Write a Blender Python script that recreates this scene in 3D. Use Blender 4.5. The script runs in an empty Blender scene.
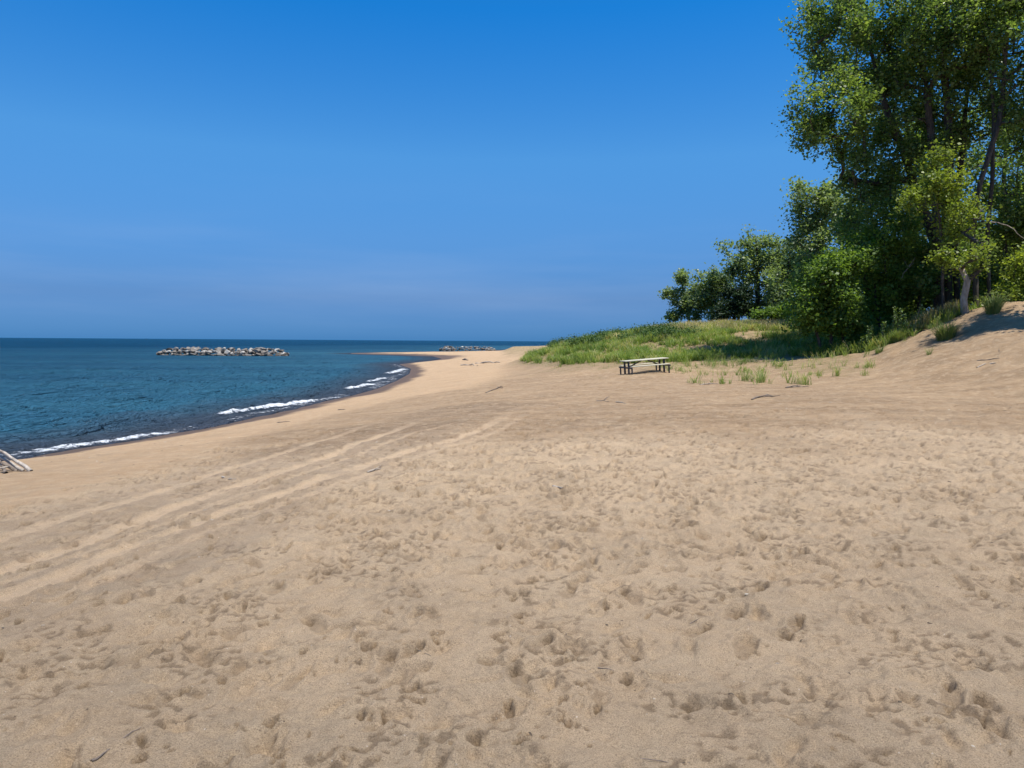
import bpy, math, random
import numpy as np
from mathutils import Vector

SEED = 11
rng = np.random.default_rng(SEED)
random.seed(SEED)
R = math.radians
sc = bpy.context.scene
COL = sc.collection

# ------------------------------------------------------------------ camera
F = 725.0                       # focal length in pixels of a 1024 wide frame
PITCH = math.atan(43.0 / F)
ROLL = R(-0.385)
EYE = Vector((0, 0, 3.6))
cam = bpy.data.cameras.new('camera'); co = bpy.data.objects.new('camera', cam); COL.objects.link(co)
cam.sensor_width = 36; cam.lens = F * 36 / 1024; cam.clip_end = 60000; cam.clip_start = 0.05
from mathutils import Matrix
Mrot = Matrix.Rotation(math.pi / 2 - PITCH, 4, 'X') @ Matrix.Rotation(ROLL * -1, 4, 'Z')
co.matrix_world = Matrix.Translation(EYE) @ Mrot
sc.camera = co
MR = np.array(Mrot.to_3x3())

def ray(px, py):
    v = np.array([(px - 512) / F, (384 - py) / F, -1.0])
    w = MR @ v
    return w / w[1]             # per metre of forward depth

def at_depth(px, py, d):
    w = ray(px, py) * d
    return np.array([w[0], w[1], EYE.z + w[2]])

def at_z(px, py, z=0.0):
    w = ray(px, py)
    t = (z - EYE.z) / w[2]
    return np.array([w[0] * t, w[1] * t])

# ------------------------------------------------------------------ noise
def _hash(ix, iy, s):
    h = (ix.astype(np.int64) * 374761393 + iy.astype(np.int64) * 668265263 + s * 974711) & 0xFFFFFFFF
    h = ((h ^ (h >> 13)) * 1274126177) & 0xFFFFFFFF
    return ((h ^ (h >> 16)) & 0xFFFF) / 65535.0

def vnoise(x, y, s=0):
    ix = np.floor(x); iy = np.floor(y); fx = x - ix; fy = y - iy
    u = fx * fx * fx * (fx * (fx * 6 - 15) + 10); v = fy * fy * fy * (fy * (fy * 6 - 15) + 10)
    def g(a, b):
        t = _hash(ix + a, iy + b, s) * 2 * math.pi
        return np.cos(t) * (fx - a) + np.sin(t) * (fy - b)
    n0 = g(0, 0) * (1 - u) + g(1, 0) * u
    n1 = g(0, 1) * (1 - u) + g(1, 1) * u
    return (n0 * (1 - v) + n1 * v) * 1.5

def fbm(x, y, o=4, s=0, gain=0.5):
    a = 1.0; t = 0
    for k in range(o):
        t = t + a * vnoise(x * 2 ** k + 17.3 * k, y * 2 ** k - 9.1 * k, s + k)
        a *= gain
    return t

def sstep(a, b, x):
    t = np.clip((x - a) / (b - a), 0, 1)
    return t * t * (3 - 2 * t)

def poly_dist(x, y, P):
    """distance to an open polyline and signed side (+ on its right)"""
    best = np.full(x.shape, 1e18); side = np.zeros(x.shape)
    for (ax, ay), (bx, by) in zip(P[:-1], P[1:]):
        dx, dy = bx - ax, by - ay
        t = np.clip(((x - ax) * dx + (y - ay) * dy) / (dx * dx + dy * dy), 0, 1)
        qx = x - ax - t * dx; qy = y - ay - t * dy
        d = qx * qx + qy * qy
        cr = dy * (x - ax) - dx * (y - ay)
        m = d < best
        best = np.where(m, d, best); side = np.where(m, np.sign(cr), side)
    return np.sqrt(best), side

def inside(x, y, P):
    c = np.zeros(x.shape, bool)
    n = len(P)
    for i in range(n):
        x0, y0 = P[i]; x1, y1 = P[(i + 1) % n]
        if y0 == y1: continue
        m = ((y0 > y) != (y1 > y)) & (x < (x1 - x0) * (y - y0) / (y1 - y0) + x0)
        c ^= m
    return c

# ------------------------------------------------------------------ terrain shape
shore_px = [(0, 461), (25, 458), (75, 449), (125, 442), (175, 433), (212, 427), (256, 417), (290, 410), (325, 401), (350, 396),
            (375, 389), (395, 381), (408, 374), (410, 369), (402, 366), (398, 364.5), (410, 363), (428, 361.5), (441, 359), (432, 356.4), (402, 355.2),
            (372, 354.4), (350, 353.8), (350, 353.2), (380, 352.8), (415, 352.2), (450, 351.7), (485, 351.0), (515, 349.8)]
SH = [tuple(at_z(*p)) for p in shore_px]
SHORE = [(-34, -400), (-32, -60), (-26, -10), (-21.5, 6), (-18.5, 15)] + SH[0:] + [(20, 470), (120, 560), (600, 700), (9000, 1400)]
LAND = SHORE + [(9000, -400)]

def base_h(x, y):
    d, _ = poly_dist(x, y, SHORE)
    ins = inside(x, y, LAND)
    up = 2.08 * (1 - np.exp(-(d / 10.5) ** 1.35)) * (1 - .80 * sstep(75, 170, y))
    up = np.maximum(up, .0)+ .04 * np.tanh(d)
    lip = np.minimum(d, 60)
    dn = -0.07 * lip - 0.02
    return np.where(ins, up, dn), np.where(ins, d, -d)

CP = []
def cp(px, py, d): CP.append(tuple(at_depth(px, py, d)))
for a in [(1024, 400, 20.5), (1024, 382, 22.5), (1024, 360, 25.5), (1024, 330, 29.5), (1024, 307, 33), (980, 311, 34.5), (960, 345, 29.5), (960, 380, 24), (950, 318, 36),
          (900, 337, 37), (900, 360, 31.5), (900, 385, 26), (850, 353, 38), (850, 378, 29.5), (770, 352, 46), (770, 374, 34), (800, 360, 38),
          (700, 356, 46), (700, 374, 37), (700, 329, 61), (700, 343, 52), (780, 327, 62), (780, 340, 52), (640, 362, 44), (640, 347, 52), (640, 335, 60),
          (580, 366, 45), (580, 354, 54), (585, 345, 62), (547, 358, 60), (545, 350.5, 68), (522, 360.5, 64), (840, 335, 50), (900, 318, 55), (610, 370, 41),
          (560, 352, 75), (620, 341, 75), (623, 375.3, 36), (668, 370.8, 36.9), (645, 374, 35.2), (645, 367.5, 38.5), (600, 376, 36), (690, 374, 36)]:
    cp(*a)
for (x, y, z) in [(30, 45, 5.6), (45, 40, 6.2), (30, 70, 5.6), (20, 90, 5.2), (50, 90, 6), (40, 20, 5.4), (30, 12, 3.6), (24, 20, 3.6), (60, 10, 5.5), (8, 95, 3.6),
                  (16, 10, 2.0), (12, 16, 2.0), (20, 4, 2.2), (30, -20, 2.5), (18, 120, 4.2), (60, 140, 5), (5, 140, 2.1), (10, 200, 2.1), (60, 220, 3)]:
    CP.append((x, y, z))
CPA = np.array(CP)
zero = []
for x in (-60, -25, -12, -6, -2):
    for y in (-20, 5, 20, 35, 50, 65, 80, 110, 160):
        zero.append((x, y))
for x in (2, 6, 10):
    for y in (-20, -5, 3, 8, 13, 18, 23, 28, 33): zero.append((x, y))
zero += [(2, 40), (2, 50), (1, 58), (-1, 66), (-1, 74), (0, 90), (0, 110), (6, 39), (11, 36), (15, 24), (14, 20), (100, 300), (0, 300), (-80, 250), (200, 100), (200, -50)]
zero = np.array(zero, float)
bz, _ = base_h(CPA[:, 0], CPA[:, 1])
PX = np.concatenate([CPA[:, :2], zero]); PE = np.concatenate([CPA[:, 2] - bz, np.zeros(len(zero))])
PS = PX / 20.0
def phi(r2): return 0.5 * r2 * np.log(np.maximum(r2, 1e-12))
K = phi(((PS[:, None] - PS[None]) ** 2).sum(-1)); n = len(PS)
A = np.zeros((n + 3, n + 3)); A[:n, :n] = K + np.eye(n) * 0.0015; A[:n, n] = 1; A[:n, n + 1:] = PS; A[n, :n] = 1; A[n + 1:, :n] = PS.T
W = np.linalg.solve(A, np.concatenate([PE, [0, 0, 0]]))
def extra(x, y):
    xs = np.clip(x, -60, 200) / 20.0; ys = np.clip(y, -50, 300) / 20.0
    t = W[n] + W[n + 1] * xs + W[n + 2] * ys
    for i in range(n):
        t = t + W[i] * phi((xs - PS[i, 0]) ** 2 + (ys - PS[i, 1]) ** 2)
    t = np.clip(t, 0, 8)
    return t * sstep(-4, 1.0, x)

def smooth_h(x, y):
    b, d = base_h(x, y)
    r = np.hypot(x, y)
    e = extra(x, y)
    z = b + e
    land = sstep(0, 3, d)
    z = z + land * (0.05 * fbm(x / 7, y / 7, 3, 5)) * (1 + 1.6 * sstep(0.3, 1.5, e) )
    return z, d, e

# polar sheet of ground: fine where it is looked at, coarse behind
def radii():
    r = [0.0, 0.6, 1.1]; 
    x = 1.6
    while x < 9000:
        r.append(x)
        if x < 70: dr = max(0.0085, min(x * x / 1700.0, 0.22))
        elif x < 130: dr = 0.5
        elif x < 420: dr = 1.6
        else: dr = x * 0.08
        x += dr
    return np.array(r)
RR = radii()
TH = np.concatenate([np.arange(-180, -46, 2.0), np.arange(-46, 46, 0.125), np.arange(46, 180.01, 2.0)])
Rg, Tg = np.meshgrid(RR, np.radians(TH), indexing='ij')
X = Rg * np.sin(Tg); Y = Rg * np.cos(Tg)
Z, D, E = smooth_h(X.ravel(), Y.ravel())
Z = Z.reshape(X.shape); D = D.reshape(X.shape); E = E.reshape(X.shape)
def grid_interp(G, x, y):
    r = np.hypot(x, y); t = np.degrees(np.arctan2(x, y))
    fi = np.interp(r, RR, np.arange(len(RR))); fj = np.interp(t, TH, np.arange(len(TH)))
    i = np.clip(fi.astype(int), 0, len(RR) - 2); j = np.clip(fj.astype(int), 0, len(TH) - 2); a = fi - i; b = fj - j
    return (G[i, j] * (1 - a) * (1 - b) + G[i + 1, j] * a * (1 - b) + G[i, j + 1] * (1 - a) * b + G[i + 1, j + 1] * a * b)
def gz(x, y): return float(grid_interp(Z, np.array([x]), np.array([y]))[0])
def hit(px, py, dmin=1.5, dmax=400):
    w = ray(px, py)
    d = np.exp(np.linspace(math.log(dmin), math.log(dmax), 3000))
    z = grid_interp(Z, w[0] * d, d)
    below = np.nonzero(EYE.z + w[2] * d < z)[0]
    k = below[0] if len(below) else len(d) - 1
    return np.array([w[0] * d[k], d[k], z[k]])

berm = [tuple(hit(*p)[:2]) for p in [(0, 506), (60, 493), (130, 474), (230, 440), (330, 414), (400, 398), (460, 389), (495, 378), (500, 366), (512, 362)]]
berm = [(berm[0][0] - 2, berm[0][1] - 3)] + berm + [(1.5, 80)]
TA = [tuple(hit(*p)[:2]) for p in [(486, 406), (450, 413), (412, 424), (362, 442), (287, 470), (200, 499), (100, 535), (0, 572)]]
TB = [tuple(hit(*p)[:2]) for p in [(524, 406), (475, 433), (412, 451), (350, 470), (300, 487), (225, 512), (110, 555), (0, 600)]]
TC = [tuple(hit(*p)[:2]) for p in [(430, 407), (380, 422), (320, 441), (250, 463), (160, 492), (60, 522), (0, 540)]]
wn = 0.35 * fbm(X / 1.3, Y / 1.3, 3, 40)
db, sb = poly_dist(X, Y, berm)
upper = sstep(-0.15, 0.45, (db * sb + wn * 0.7) / (1 + np.clip(Y, 0, 60) * .06))         # 1 on the trodden upper beach, 0 on the smooth fore beach
wdt = sstep(0, 1, (Y - 4) / 12.0)
def trk(P, w):
    d, _ = poly_dist(X, Y, P)
    return 1 - sstep(w * 0.55, w * 1.1, d + wn * 0.25 * w / 0.4)
track = np.clip(trk(TA, 0.15) + trk(TB, 0.15) + 0.8 * trk(TC, 0.12) + .7 * trk([(a[0] * .5 + b[0] * .5 , a[1] * .5 + b[1] * .5) for a, b in zip(TA, TB)], .07) + .7 * trk([(a[0] + .42, a[1] - .1) for a in TB], .09), 0, 1)
track *= 1 - .85 * sstep(14.5, 19.0, Y)
track *= sstep(-0.35, 0.45, 0.62 + 0.7 * fbm(X / 0.9, Y / 0.9, 3, 77))
dT, _ = poly_dist(X, Y, TA)
corridor = 1 - sstep(1.0, 2.2, dT + wn)

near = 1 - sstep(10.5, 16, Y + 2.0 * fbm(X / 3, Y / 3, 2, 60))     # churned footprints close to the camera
flatm = 1 - sstep(0.4, 1.4, E)
churn = upper * (0.28 + 0.72 * near) * (1 - 0.5 * corridor) * sstep(0.5, 2, D)
churn *= (1 - 0.5 * sstep(0.2, 0.8, E)) * (1 - .75 * track)
fade = 1 - sstep(35, 60, Rg)
churn = churn * (.72 + .28 * sstep(3.5, 8, Rg))
ln = sstep(-0.5, 1, D)
Zd = 0.028 * fbm(X / 1.4, Y / 1.4, 3, 101)
rid = 1 - np.abs(fbm(X / 0.55, Y / 0.55, 2, 111)) * 1.8
Zd += churn * (0.024 * fbm(X / 0.31, Y / 0.26, 3, 121) + 0.014 * np.clip(rid, -0.5, 1))
lum = fbm(X / 0.14 + .8 * vnoise(X / .5, Y / .5, 8), Y / 0.11, 2, 127)
Zd += churn * 0.0135 * np.sign(lum) * np.abs(lum) ** .8
brk = sstep(0.05, 0.5, fbm(X / 0.6, Y / 0.6, 2, 141))
Zd += churn * (0.011 * fbm(X / 0.10, Y / 0.10, 3, 131)) * (0.3 + 1.2 * brk)
clod = sstep(.12, .38, fbm(X / 0.075, Y / 0.055, 2, 133)) * sstep(-.15, .5, fbm(X / 0.7, Y / 0.5, 3, 134)) * churn
Zd -= clod * .013
Zd += 0.004 * fbm(X / 0.2, Y / 0.2, 2, 151) * (1 - sstep(20, 40, Rg))
Zd += -track * 0.022 + .05 * track * (1 - track) + track * .005 * fbm(X / .12, Y / .12, 2, 163)
Zd += corridor * upper * 0.007 * fbm(X / 0.14, Y / 0.14, 2, 161)
# dune hummocks
Zd += sstep(0.3, 1.2, E) * (0.10 * fbm(X / 2.2, Y / 2.2, 3, 171) + 0.03 * fbm(X / 0.7, Y / 0.7, 2, 181))
Z = Z + Zd * ln * fade
crisp = np.clip(clod * 1.1 * (1 - sstep(14, 22, Rg)), 0, .7)                                 # dents and prints darkened: freshly turned, damper sand plus painted pit shade
cosang = np.radians(0.125)
j0 = int(np.searchsorted(TH, -46)); 
def stamp(x, y, ang, L, Wd, dep, rim, sharp, dark):
    r = math.hypot(x, y); t = math.degrees(math.atan2(x, y))
    if abs(t) > 44: return
    ext = L * 1.7
    i0, i1 = np.searchsorted(RR, [r - ext, r + ext]); ja, jb = np.searchsorted(TH, [t - math.degrees(ext / r), t + math.degrees(ext / r)])
    if i1 - i0 < 2 or jb - ja < 2: return
    sx = X[i0:i1, ja:jb] - x; sy = Y[i0:i1, ja:jb] - y
    c, s = math.cos(ang), math.sin(ang)
    u = (sx * c + sy * s) / L * 2; v = (-sx * s + sy * c) / Wd * 2
    q = np.sqrt(u * u + v * v) + 0.42 * vnoise(sx / (L * 0.3) + x * 7, sy / (L * 0.3) + y * 7, 3)
    slope = 1 + 0.55 * u                              # the toe digs deeper
    m = 1 - sstep(1 - sharp, 1 + 0.12, q)
    rr = np.exp(-((q - 1.28) / 0.26) ** 2)
    Z[i0:i1, ja:jb] += -dep * m * np.clip(slope, 0.2, 2) + rim * rr * (1 + 0.6 * u)
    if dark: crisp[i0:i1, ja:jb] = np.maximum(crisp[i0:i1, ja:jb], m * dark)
fr = np.random.default_rng(5)
cnt = 0
def foot(x, y, a, dep):
    ca, sa = math.cos(a), math.sin(a)
    stamp(x + .085 * ca, y + .085 * sa, a, .17, .115, dep, dep * .38, .38, .35 if dep > .022 else .1)
    stamp(x - .09 * ca, y - .09 * sa, a + 3.14, .11, .085, dep * 1.15, dep * .3, .38, .3 if dep > .022 else .1)
for k in range(30):
    y = fr.uniform(2.5, 15); x = fr.uniform(-.6, .75) * y; a = fr.choice([fr.normal(1.5, .45), fr.normal(.3, .35), fr.normal(2.6, .3)]); dp = fr.uniform(.018, .036); side = 1
    for q in range(int(fr.integers(5, 22))):
        a += fr.normal(0, .06); x += .62 * math.cos(a); y += .62 * math.sin(a); side = -side
        if y < 1.8 or y > 22: break
        c_ = churn[min(len(RR) - 1, np.searchsorted(RR, math.hypot(x, y))), min(len(TH) - 1, np.searchsorted(TH, math.degrees(math.atan2(x, y))))]
        if c_ < .12: continue
        foot(x - side * .1 * math.sin(a), y + side * .1 * math.cos(a), a + side * .12 + fr.normal(0, .08), dp * fr.uniform(.7, 1.25))
for k in range(16000):
    # uniform on the upper beach in a wedge in front of the camera
    y = fr.uniform(2.0, 17.5) ; x = fr.uniform(-0.78, 0.78) * y
    if fr.random() > y / 17.5: continue
    ii = np.searchsorted(RR, math.hypot(x, y)); jj = np.searchsorted(TH, math.degrees(math.atan2(x, y)))
    c = churn[ii, jj]
    if fr.random() > c * 1.1 * (0.55 + 0.9 * float(vnoise(np.array([x / 1.5]), np.array([y / 1.5]), 9)[0] > -0.1)): continue
    a = fr.normal(1.2, 0.9)
    kind = fr.random()
    if kind < 0.62:      # old blurred print
        stamp(x, y, a, fr.uniform(.18, .30), fr.uniform(.08, .14), fr.uniform(.009, .024), fr.uniform(.004, .010), 0.7, 0)
    elif kind < 0.76:    # clearer print
        stamp(x, y, a, fr.uniform(.2, .3), fr.uniform(.09, .13), fr.uniform(.016, .034), fr.uniform(.006, .013), 0.42, 0.35)
        if fr.random() < .5: stamp(x + .1 * math.cos(a), y + .1 * math.sin(a), a, .07, .06, .025, .004, 0.45, .8)
    else:                # heel or toe hole
        stamp(x, y, fr.uniform(0, 3), fr.uniform(.05, .11), fr.uniform(.035, .06), fr.uniform(.022, .04), fr.uniform(.004, .01), 0.4, fr.uniform(.7, 1))
        for q in range(fr.integers(1, 7)):
            stamp(x + fr.normal(0, .10), y + fr.normal(0, .07), fr.uniform(0, 3), fr.uniform(.02, .05), fr.uniform(.015, .03), fr.uniform(.008, .018), .003, 0.5, .7)
# wind hollows further up the beach
for k in range(520):
    y = fr.uniform(14, 38); x = fr.uniform(-0.1, 0.72) * y
    stamp(x, y, fr.normal(0.1, .5), fr.uniform(.3, .9), fr.uniform(.2, .5), fr.uniform(.01, .03), fr.uniform(.004, .012), 0.7, fr.choice([0, 0, 0, .4]))

def new_mesh(name, V, Fq, tri=None):
    me = bpy.data.meshes.new(name)
    V = np.asarray(V, np.float32); me.vertices.add(len(V)); me.vertices.foreach_set('co', V.ravel())
    Fq = np.asarray(Fq, np.int32); nf, k = Fq.shape
    me.loops.add(nf * k); me.loops.foreach_set('vertex_index', Fq.ravel())
    me.polygons.add(nf); me.polygons.foreach_set('loop_start', np.arange(nf, dtype=np.int32) * k)
    me.update(calc_edges=True)
    return me
def smooth(me): me.polygons.foreach_set('use_smooth', np.ones(len(me.polygons), bool)); me.update()
def link(name, me, m=None, parent=None, loc=None):
    o = bpy.data.objects.new(name, me); COL.objects.link(o)
    if m is not None: me.materials.append(m)
    if parent is not None: o.parent = parent
    if loc is not None: o.location = loc
    return o
def empty(name, loc, rz=0):
    o = bpy.data.objects.new(name, None); COL.objects.link(o); o.location = loc; o.rotation_euler = (0, 0, rz); o.empty_display_size = .3
    return o
def tag(o, label, cat, group=None):
    o['label'] = label; o['category'] = cat
    if group: o['group'] = group
    return o
def grid_faces(a, b):
    i = np.arange(a * b).reshape(a, b)
    return np.stack([i[:-1, :-1], i[:-1, 1:], i[1:, 1:], i[1:, :-1]], -1).reshape(-1, 4)
def attr(me, name, arr):
    a = me.attributes.new(name, 'FLOAT', 'POINT'); a.data.foreach_set('value', np.asarray(arr, np.float32).ravel())

# ------------------------------------------------------------------ materials
def mat(name):
    m = bpy.data.materials.new(name); m.use_nodes = True
    nt = m.node_tree; nt.nodes.clear()
    out = nt.nodes.new('ShaderNodeOutputMaterial'); b = nt.nodes.new('ShaderNodeBsdfPrincipled')
    nt.links.new(b.outputs[0], out.inputs[0])
    return m, nt, b, out
class N:
    def __init__(s, nt): s.nt = nt
    def n(s, t, **k):
        x = s.nt.nodes.new(t)
        for a, v in k.items(): setattr(x, a, v)
        return x
    def l(s, a, b): s.nt.links.new(a, b)
    def pos(s):
        return s.n('ShaderNodeNewGeometry').outputs['Position']
    def objpos(s): return s.n('ShaderNodeTexCoord').outputs['Object']
    def noise(s, vec, scale, detail=4, rough=.5, stretch=None, dist=0):
        if stretch:
            mp = s.n('ShaderNodeMapping'); s.l(vec, mp.inputs[0]); mp.inputs['Scale'].default_value = stretch[:3]
            if len(stretch) > 3: mp.inputs['Rotation'].default_value = (0, 0, stretch[3])
            vec = mp.outputs[0]
        x = s.n('ShaderNodeTexNoise'); s.l(vec, x.inputs['Vector']); x.inputs['Scale'].default_value = scale
        x.inputs['Detail'].default_value = detail; x.inputs['Roughness'].default_value = rough; x.inputs['Distortion'].default_value = dist
        return x.outputs[0]
    def ramp(s, v, *st):
        x = s.n('ShaderNodeValToRGB'); s.l(v, x.inputs[0]); e = x.color_ramp.elements
        while len(e) < len(st): e.new(0.5)
        for k, (p, c) in enumerate(st):
            e[k].position = p; e[k].color = (c, c, c, 1) if isinstance(c, (int, float)) else (*c, 1)
        return x.outputs[0]
    def mix(s, f, a, b, mode='MIX'):
        x = s.n('ShaderNodeMix', data_type='RGBA', blend_type=mode)
        for i, v in ((0, f), (6, a), (7, b)):
            if isinstance(v, (int, float)): x.inputs[i].default_value = v
            elif isinstance(v, tuple): x.inputs[i].default_value = (*v, 1)
            else: s.l(v, x.inputs[i])
        return x.outputs[2]
    def math(s, op, a, b=0.0, c=0.0):
        x = s.n('ShaderNodeMath', operation=op)
        for i, v in ((0, a), (1, b), (2, c)):
            if isinstance(v, (int, float)): x.inputs[i].default_value = v
            else: s.l(v, x.inputs[i])
        return x.outputs[0]
    def at(s, name): 
        x = s.n('ShaderNodeAttribute', attribute_name=name); return x
    def bump(s, h, dist, st=1.0, nrm=None):
        x = s.n('ShaderNodeBump'); s.l(h, x.inputs['Height']); x.inputs['Distance'].default_value = dist; x.inputs['Strength'].default_value = st
        if nrm is not None: s.l(nrm, x.inputs['Normal'])
        return x.outputs[0]

def sand_mat():
    m, nt, b, out = mat('beach sand'); g = N(nt); p = g.pos()
    upper_c = g.mix(g.ramp(g.noise(p, 0.9, 5, .6), (.35, 0.), (.65, 1.)), (.50, .385, .262), (.59, .458, .315))
    fore_c = g.mix(g.ramp(g.noise(p, 0.5, 4, .6), (.35, 0.), (.65, 1.)), (.44, .312, .19), (.51, .365, .228))
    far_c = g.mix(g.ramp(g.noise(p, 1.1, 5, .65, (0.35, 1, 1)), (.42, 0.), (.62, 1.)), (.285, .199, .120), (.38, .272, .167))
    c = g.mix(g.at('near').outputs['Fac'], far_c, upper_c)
    c = g.mix(g.at('upper').outputs['Fac'], fore_c, c)
    c = g.mix(g.math('MULTIPLY', g.at('track').outputs['Fac'], .72), c, (.62, .475, .33))
    c = g.mix(g.math('MULTIPLY', g.at('corr').outputs['Fac'], .85), c, g.mix(1.0, c, (.74, .74, .76), 'MULTIPLY'))
    # patches of coarser grey sand and of dry pale sand
    c = g.mix(g.ramp(g.noise(p, 2.3, 5, .65), (.46, 0.), (.66, .6)), c, g.mix(.5, c, (.33, .285, .215)))
    c = g.mix(g.ramp(g.noise(p, 7.5, 5, .75), (.52, 0.), (.66, .5)), c, g.mix(1.0, c, (.82, .80, .77), 'MULTIPLY'))
    c = g.mix(g.ramp(g.noise(p, 4.0, 5, .7), (.50, 0.), (.66, .45)), c, (.60, .48, .335))
    # grains
    gr = g.noise(p, 170, 3, .7)
    c = g.mix(g.ramp(gr, (.30, .75), (.5, 0.)), c, (.13, .10, .07))
    c = g.mix(g.ramp(gr, (.55, 0.), (.72, .55)), c, (.80, .68, .52))
    vr = g.n('ShaderNodeTexVoronoi'); g.l(p, vr.inputs['Vector']); vr.inputs['Scale'].default_value = 34
    hs = g.n('ShaderNodeSeparateColor'); g.l(vr.outputs['Color'], hs.inputs[0])
    peb = g.math('MULTIPLY', g.ramp(vr.outputs['Distance'], (.10, 1.), (.16, 0.)), g.ramp(hs.outputs[0], (.90, 0.), (.92, 1.)))
    c = g.mix(g.math('MULTIPLY', peb, .8), c, g.mix(g.ramp(hs.outputs[1], (.45, 0.), (.5, 1.)), (.10, .075, .06), (.75, .70, .62)))
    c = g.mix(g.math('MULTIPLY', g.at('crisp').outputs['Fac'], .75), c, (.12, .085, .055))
    # litter and roots on the dune
    lit = g.math('MULTIPLY', g.at('litter').outputs['Fac'], g.ramp(g.noise(p, 1.6, 6, .7), (.40, 0.), (.60, 1.)))
    c = g.mix(lit, c, g.mix(g.ramp(g.noise(p, 9, 3), (.4, 0.), (.6, 1.)), (.13, .12, .055), (.26, .22, .11)))
    dr = g.math('MULTIPLY', g.at('litter').outputs['Fac'], .0)
    c = g.mix(g.at('wet').outputs['Fac'], c, (.125, .088, .062))
    c = g.mix(1.0, c, (.985, .93, .865), 'MULTIPLY')
    g.l(c, b.inputs['Base Color'])
    rg = g.mix(g.at('wet').outputs['Fac'], (.95,) * 3, (.62,) * 3); g.l(rg, b.inputs['Roughness'])
    b.inputs['Specular IOR Level'].default_value = .2
    h = g.noise(p, 22, 7, .8)
    g.l(g.bump(h, .045, 1, g.bump(gr, .003, .8)), b.inputs['Normal'])
    return m
SAND = sand_mat()

# ground sheet
wet = (1 - sstep(0.12, 0.28, Z + 0.05 * fbm(X / 2.5, Y / 2.5, 3, 200))) 
wet2 = 0.0
litter0 = .75 * sstep(.08, .4, E + .2 * fbm(X / 1.2, Y / 1.2, 3, 215)) * sstep(28, 32, Y) * (1 - sstep(.44, .50, X / np.maximum(Y, .1))) * (Y > 0)
litter = sstep(0.35, 0.9, E + 0.3 * fbm(X / 3, Y / 3, 3, 210)) * sstep(33, 40, Y + 0.35 * (X * 0) ); litter = np.maximum(litter, litter0)
mg = new_mesh('beach', np.stack([X, Y, Z], -1).reshape(-1, 3), grid_faces(*X.shape)); smooth(mg)
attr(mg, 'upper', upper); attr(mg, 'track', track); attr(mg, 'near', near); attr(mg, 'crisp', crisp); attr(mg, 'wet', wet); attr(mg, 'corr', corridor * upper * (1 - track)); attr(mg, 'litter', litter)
sand = link('sand_ground', mg, SAND); sand['kind'] = 'structure'

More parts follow.
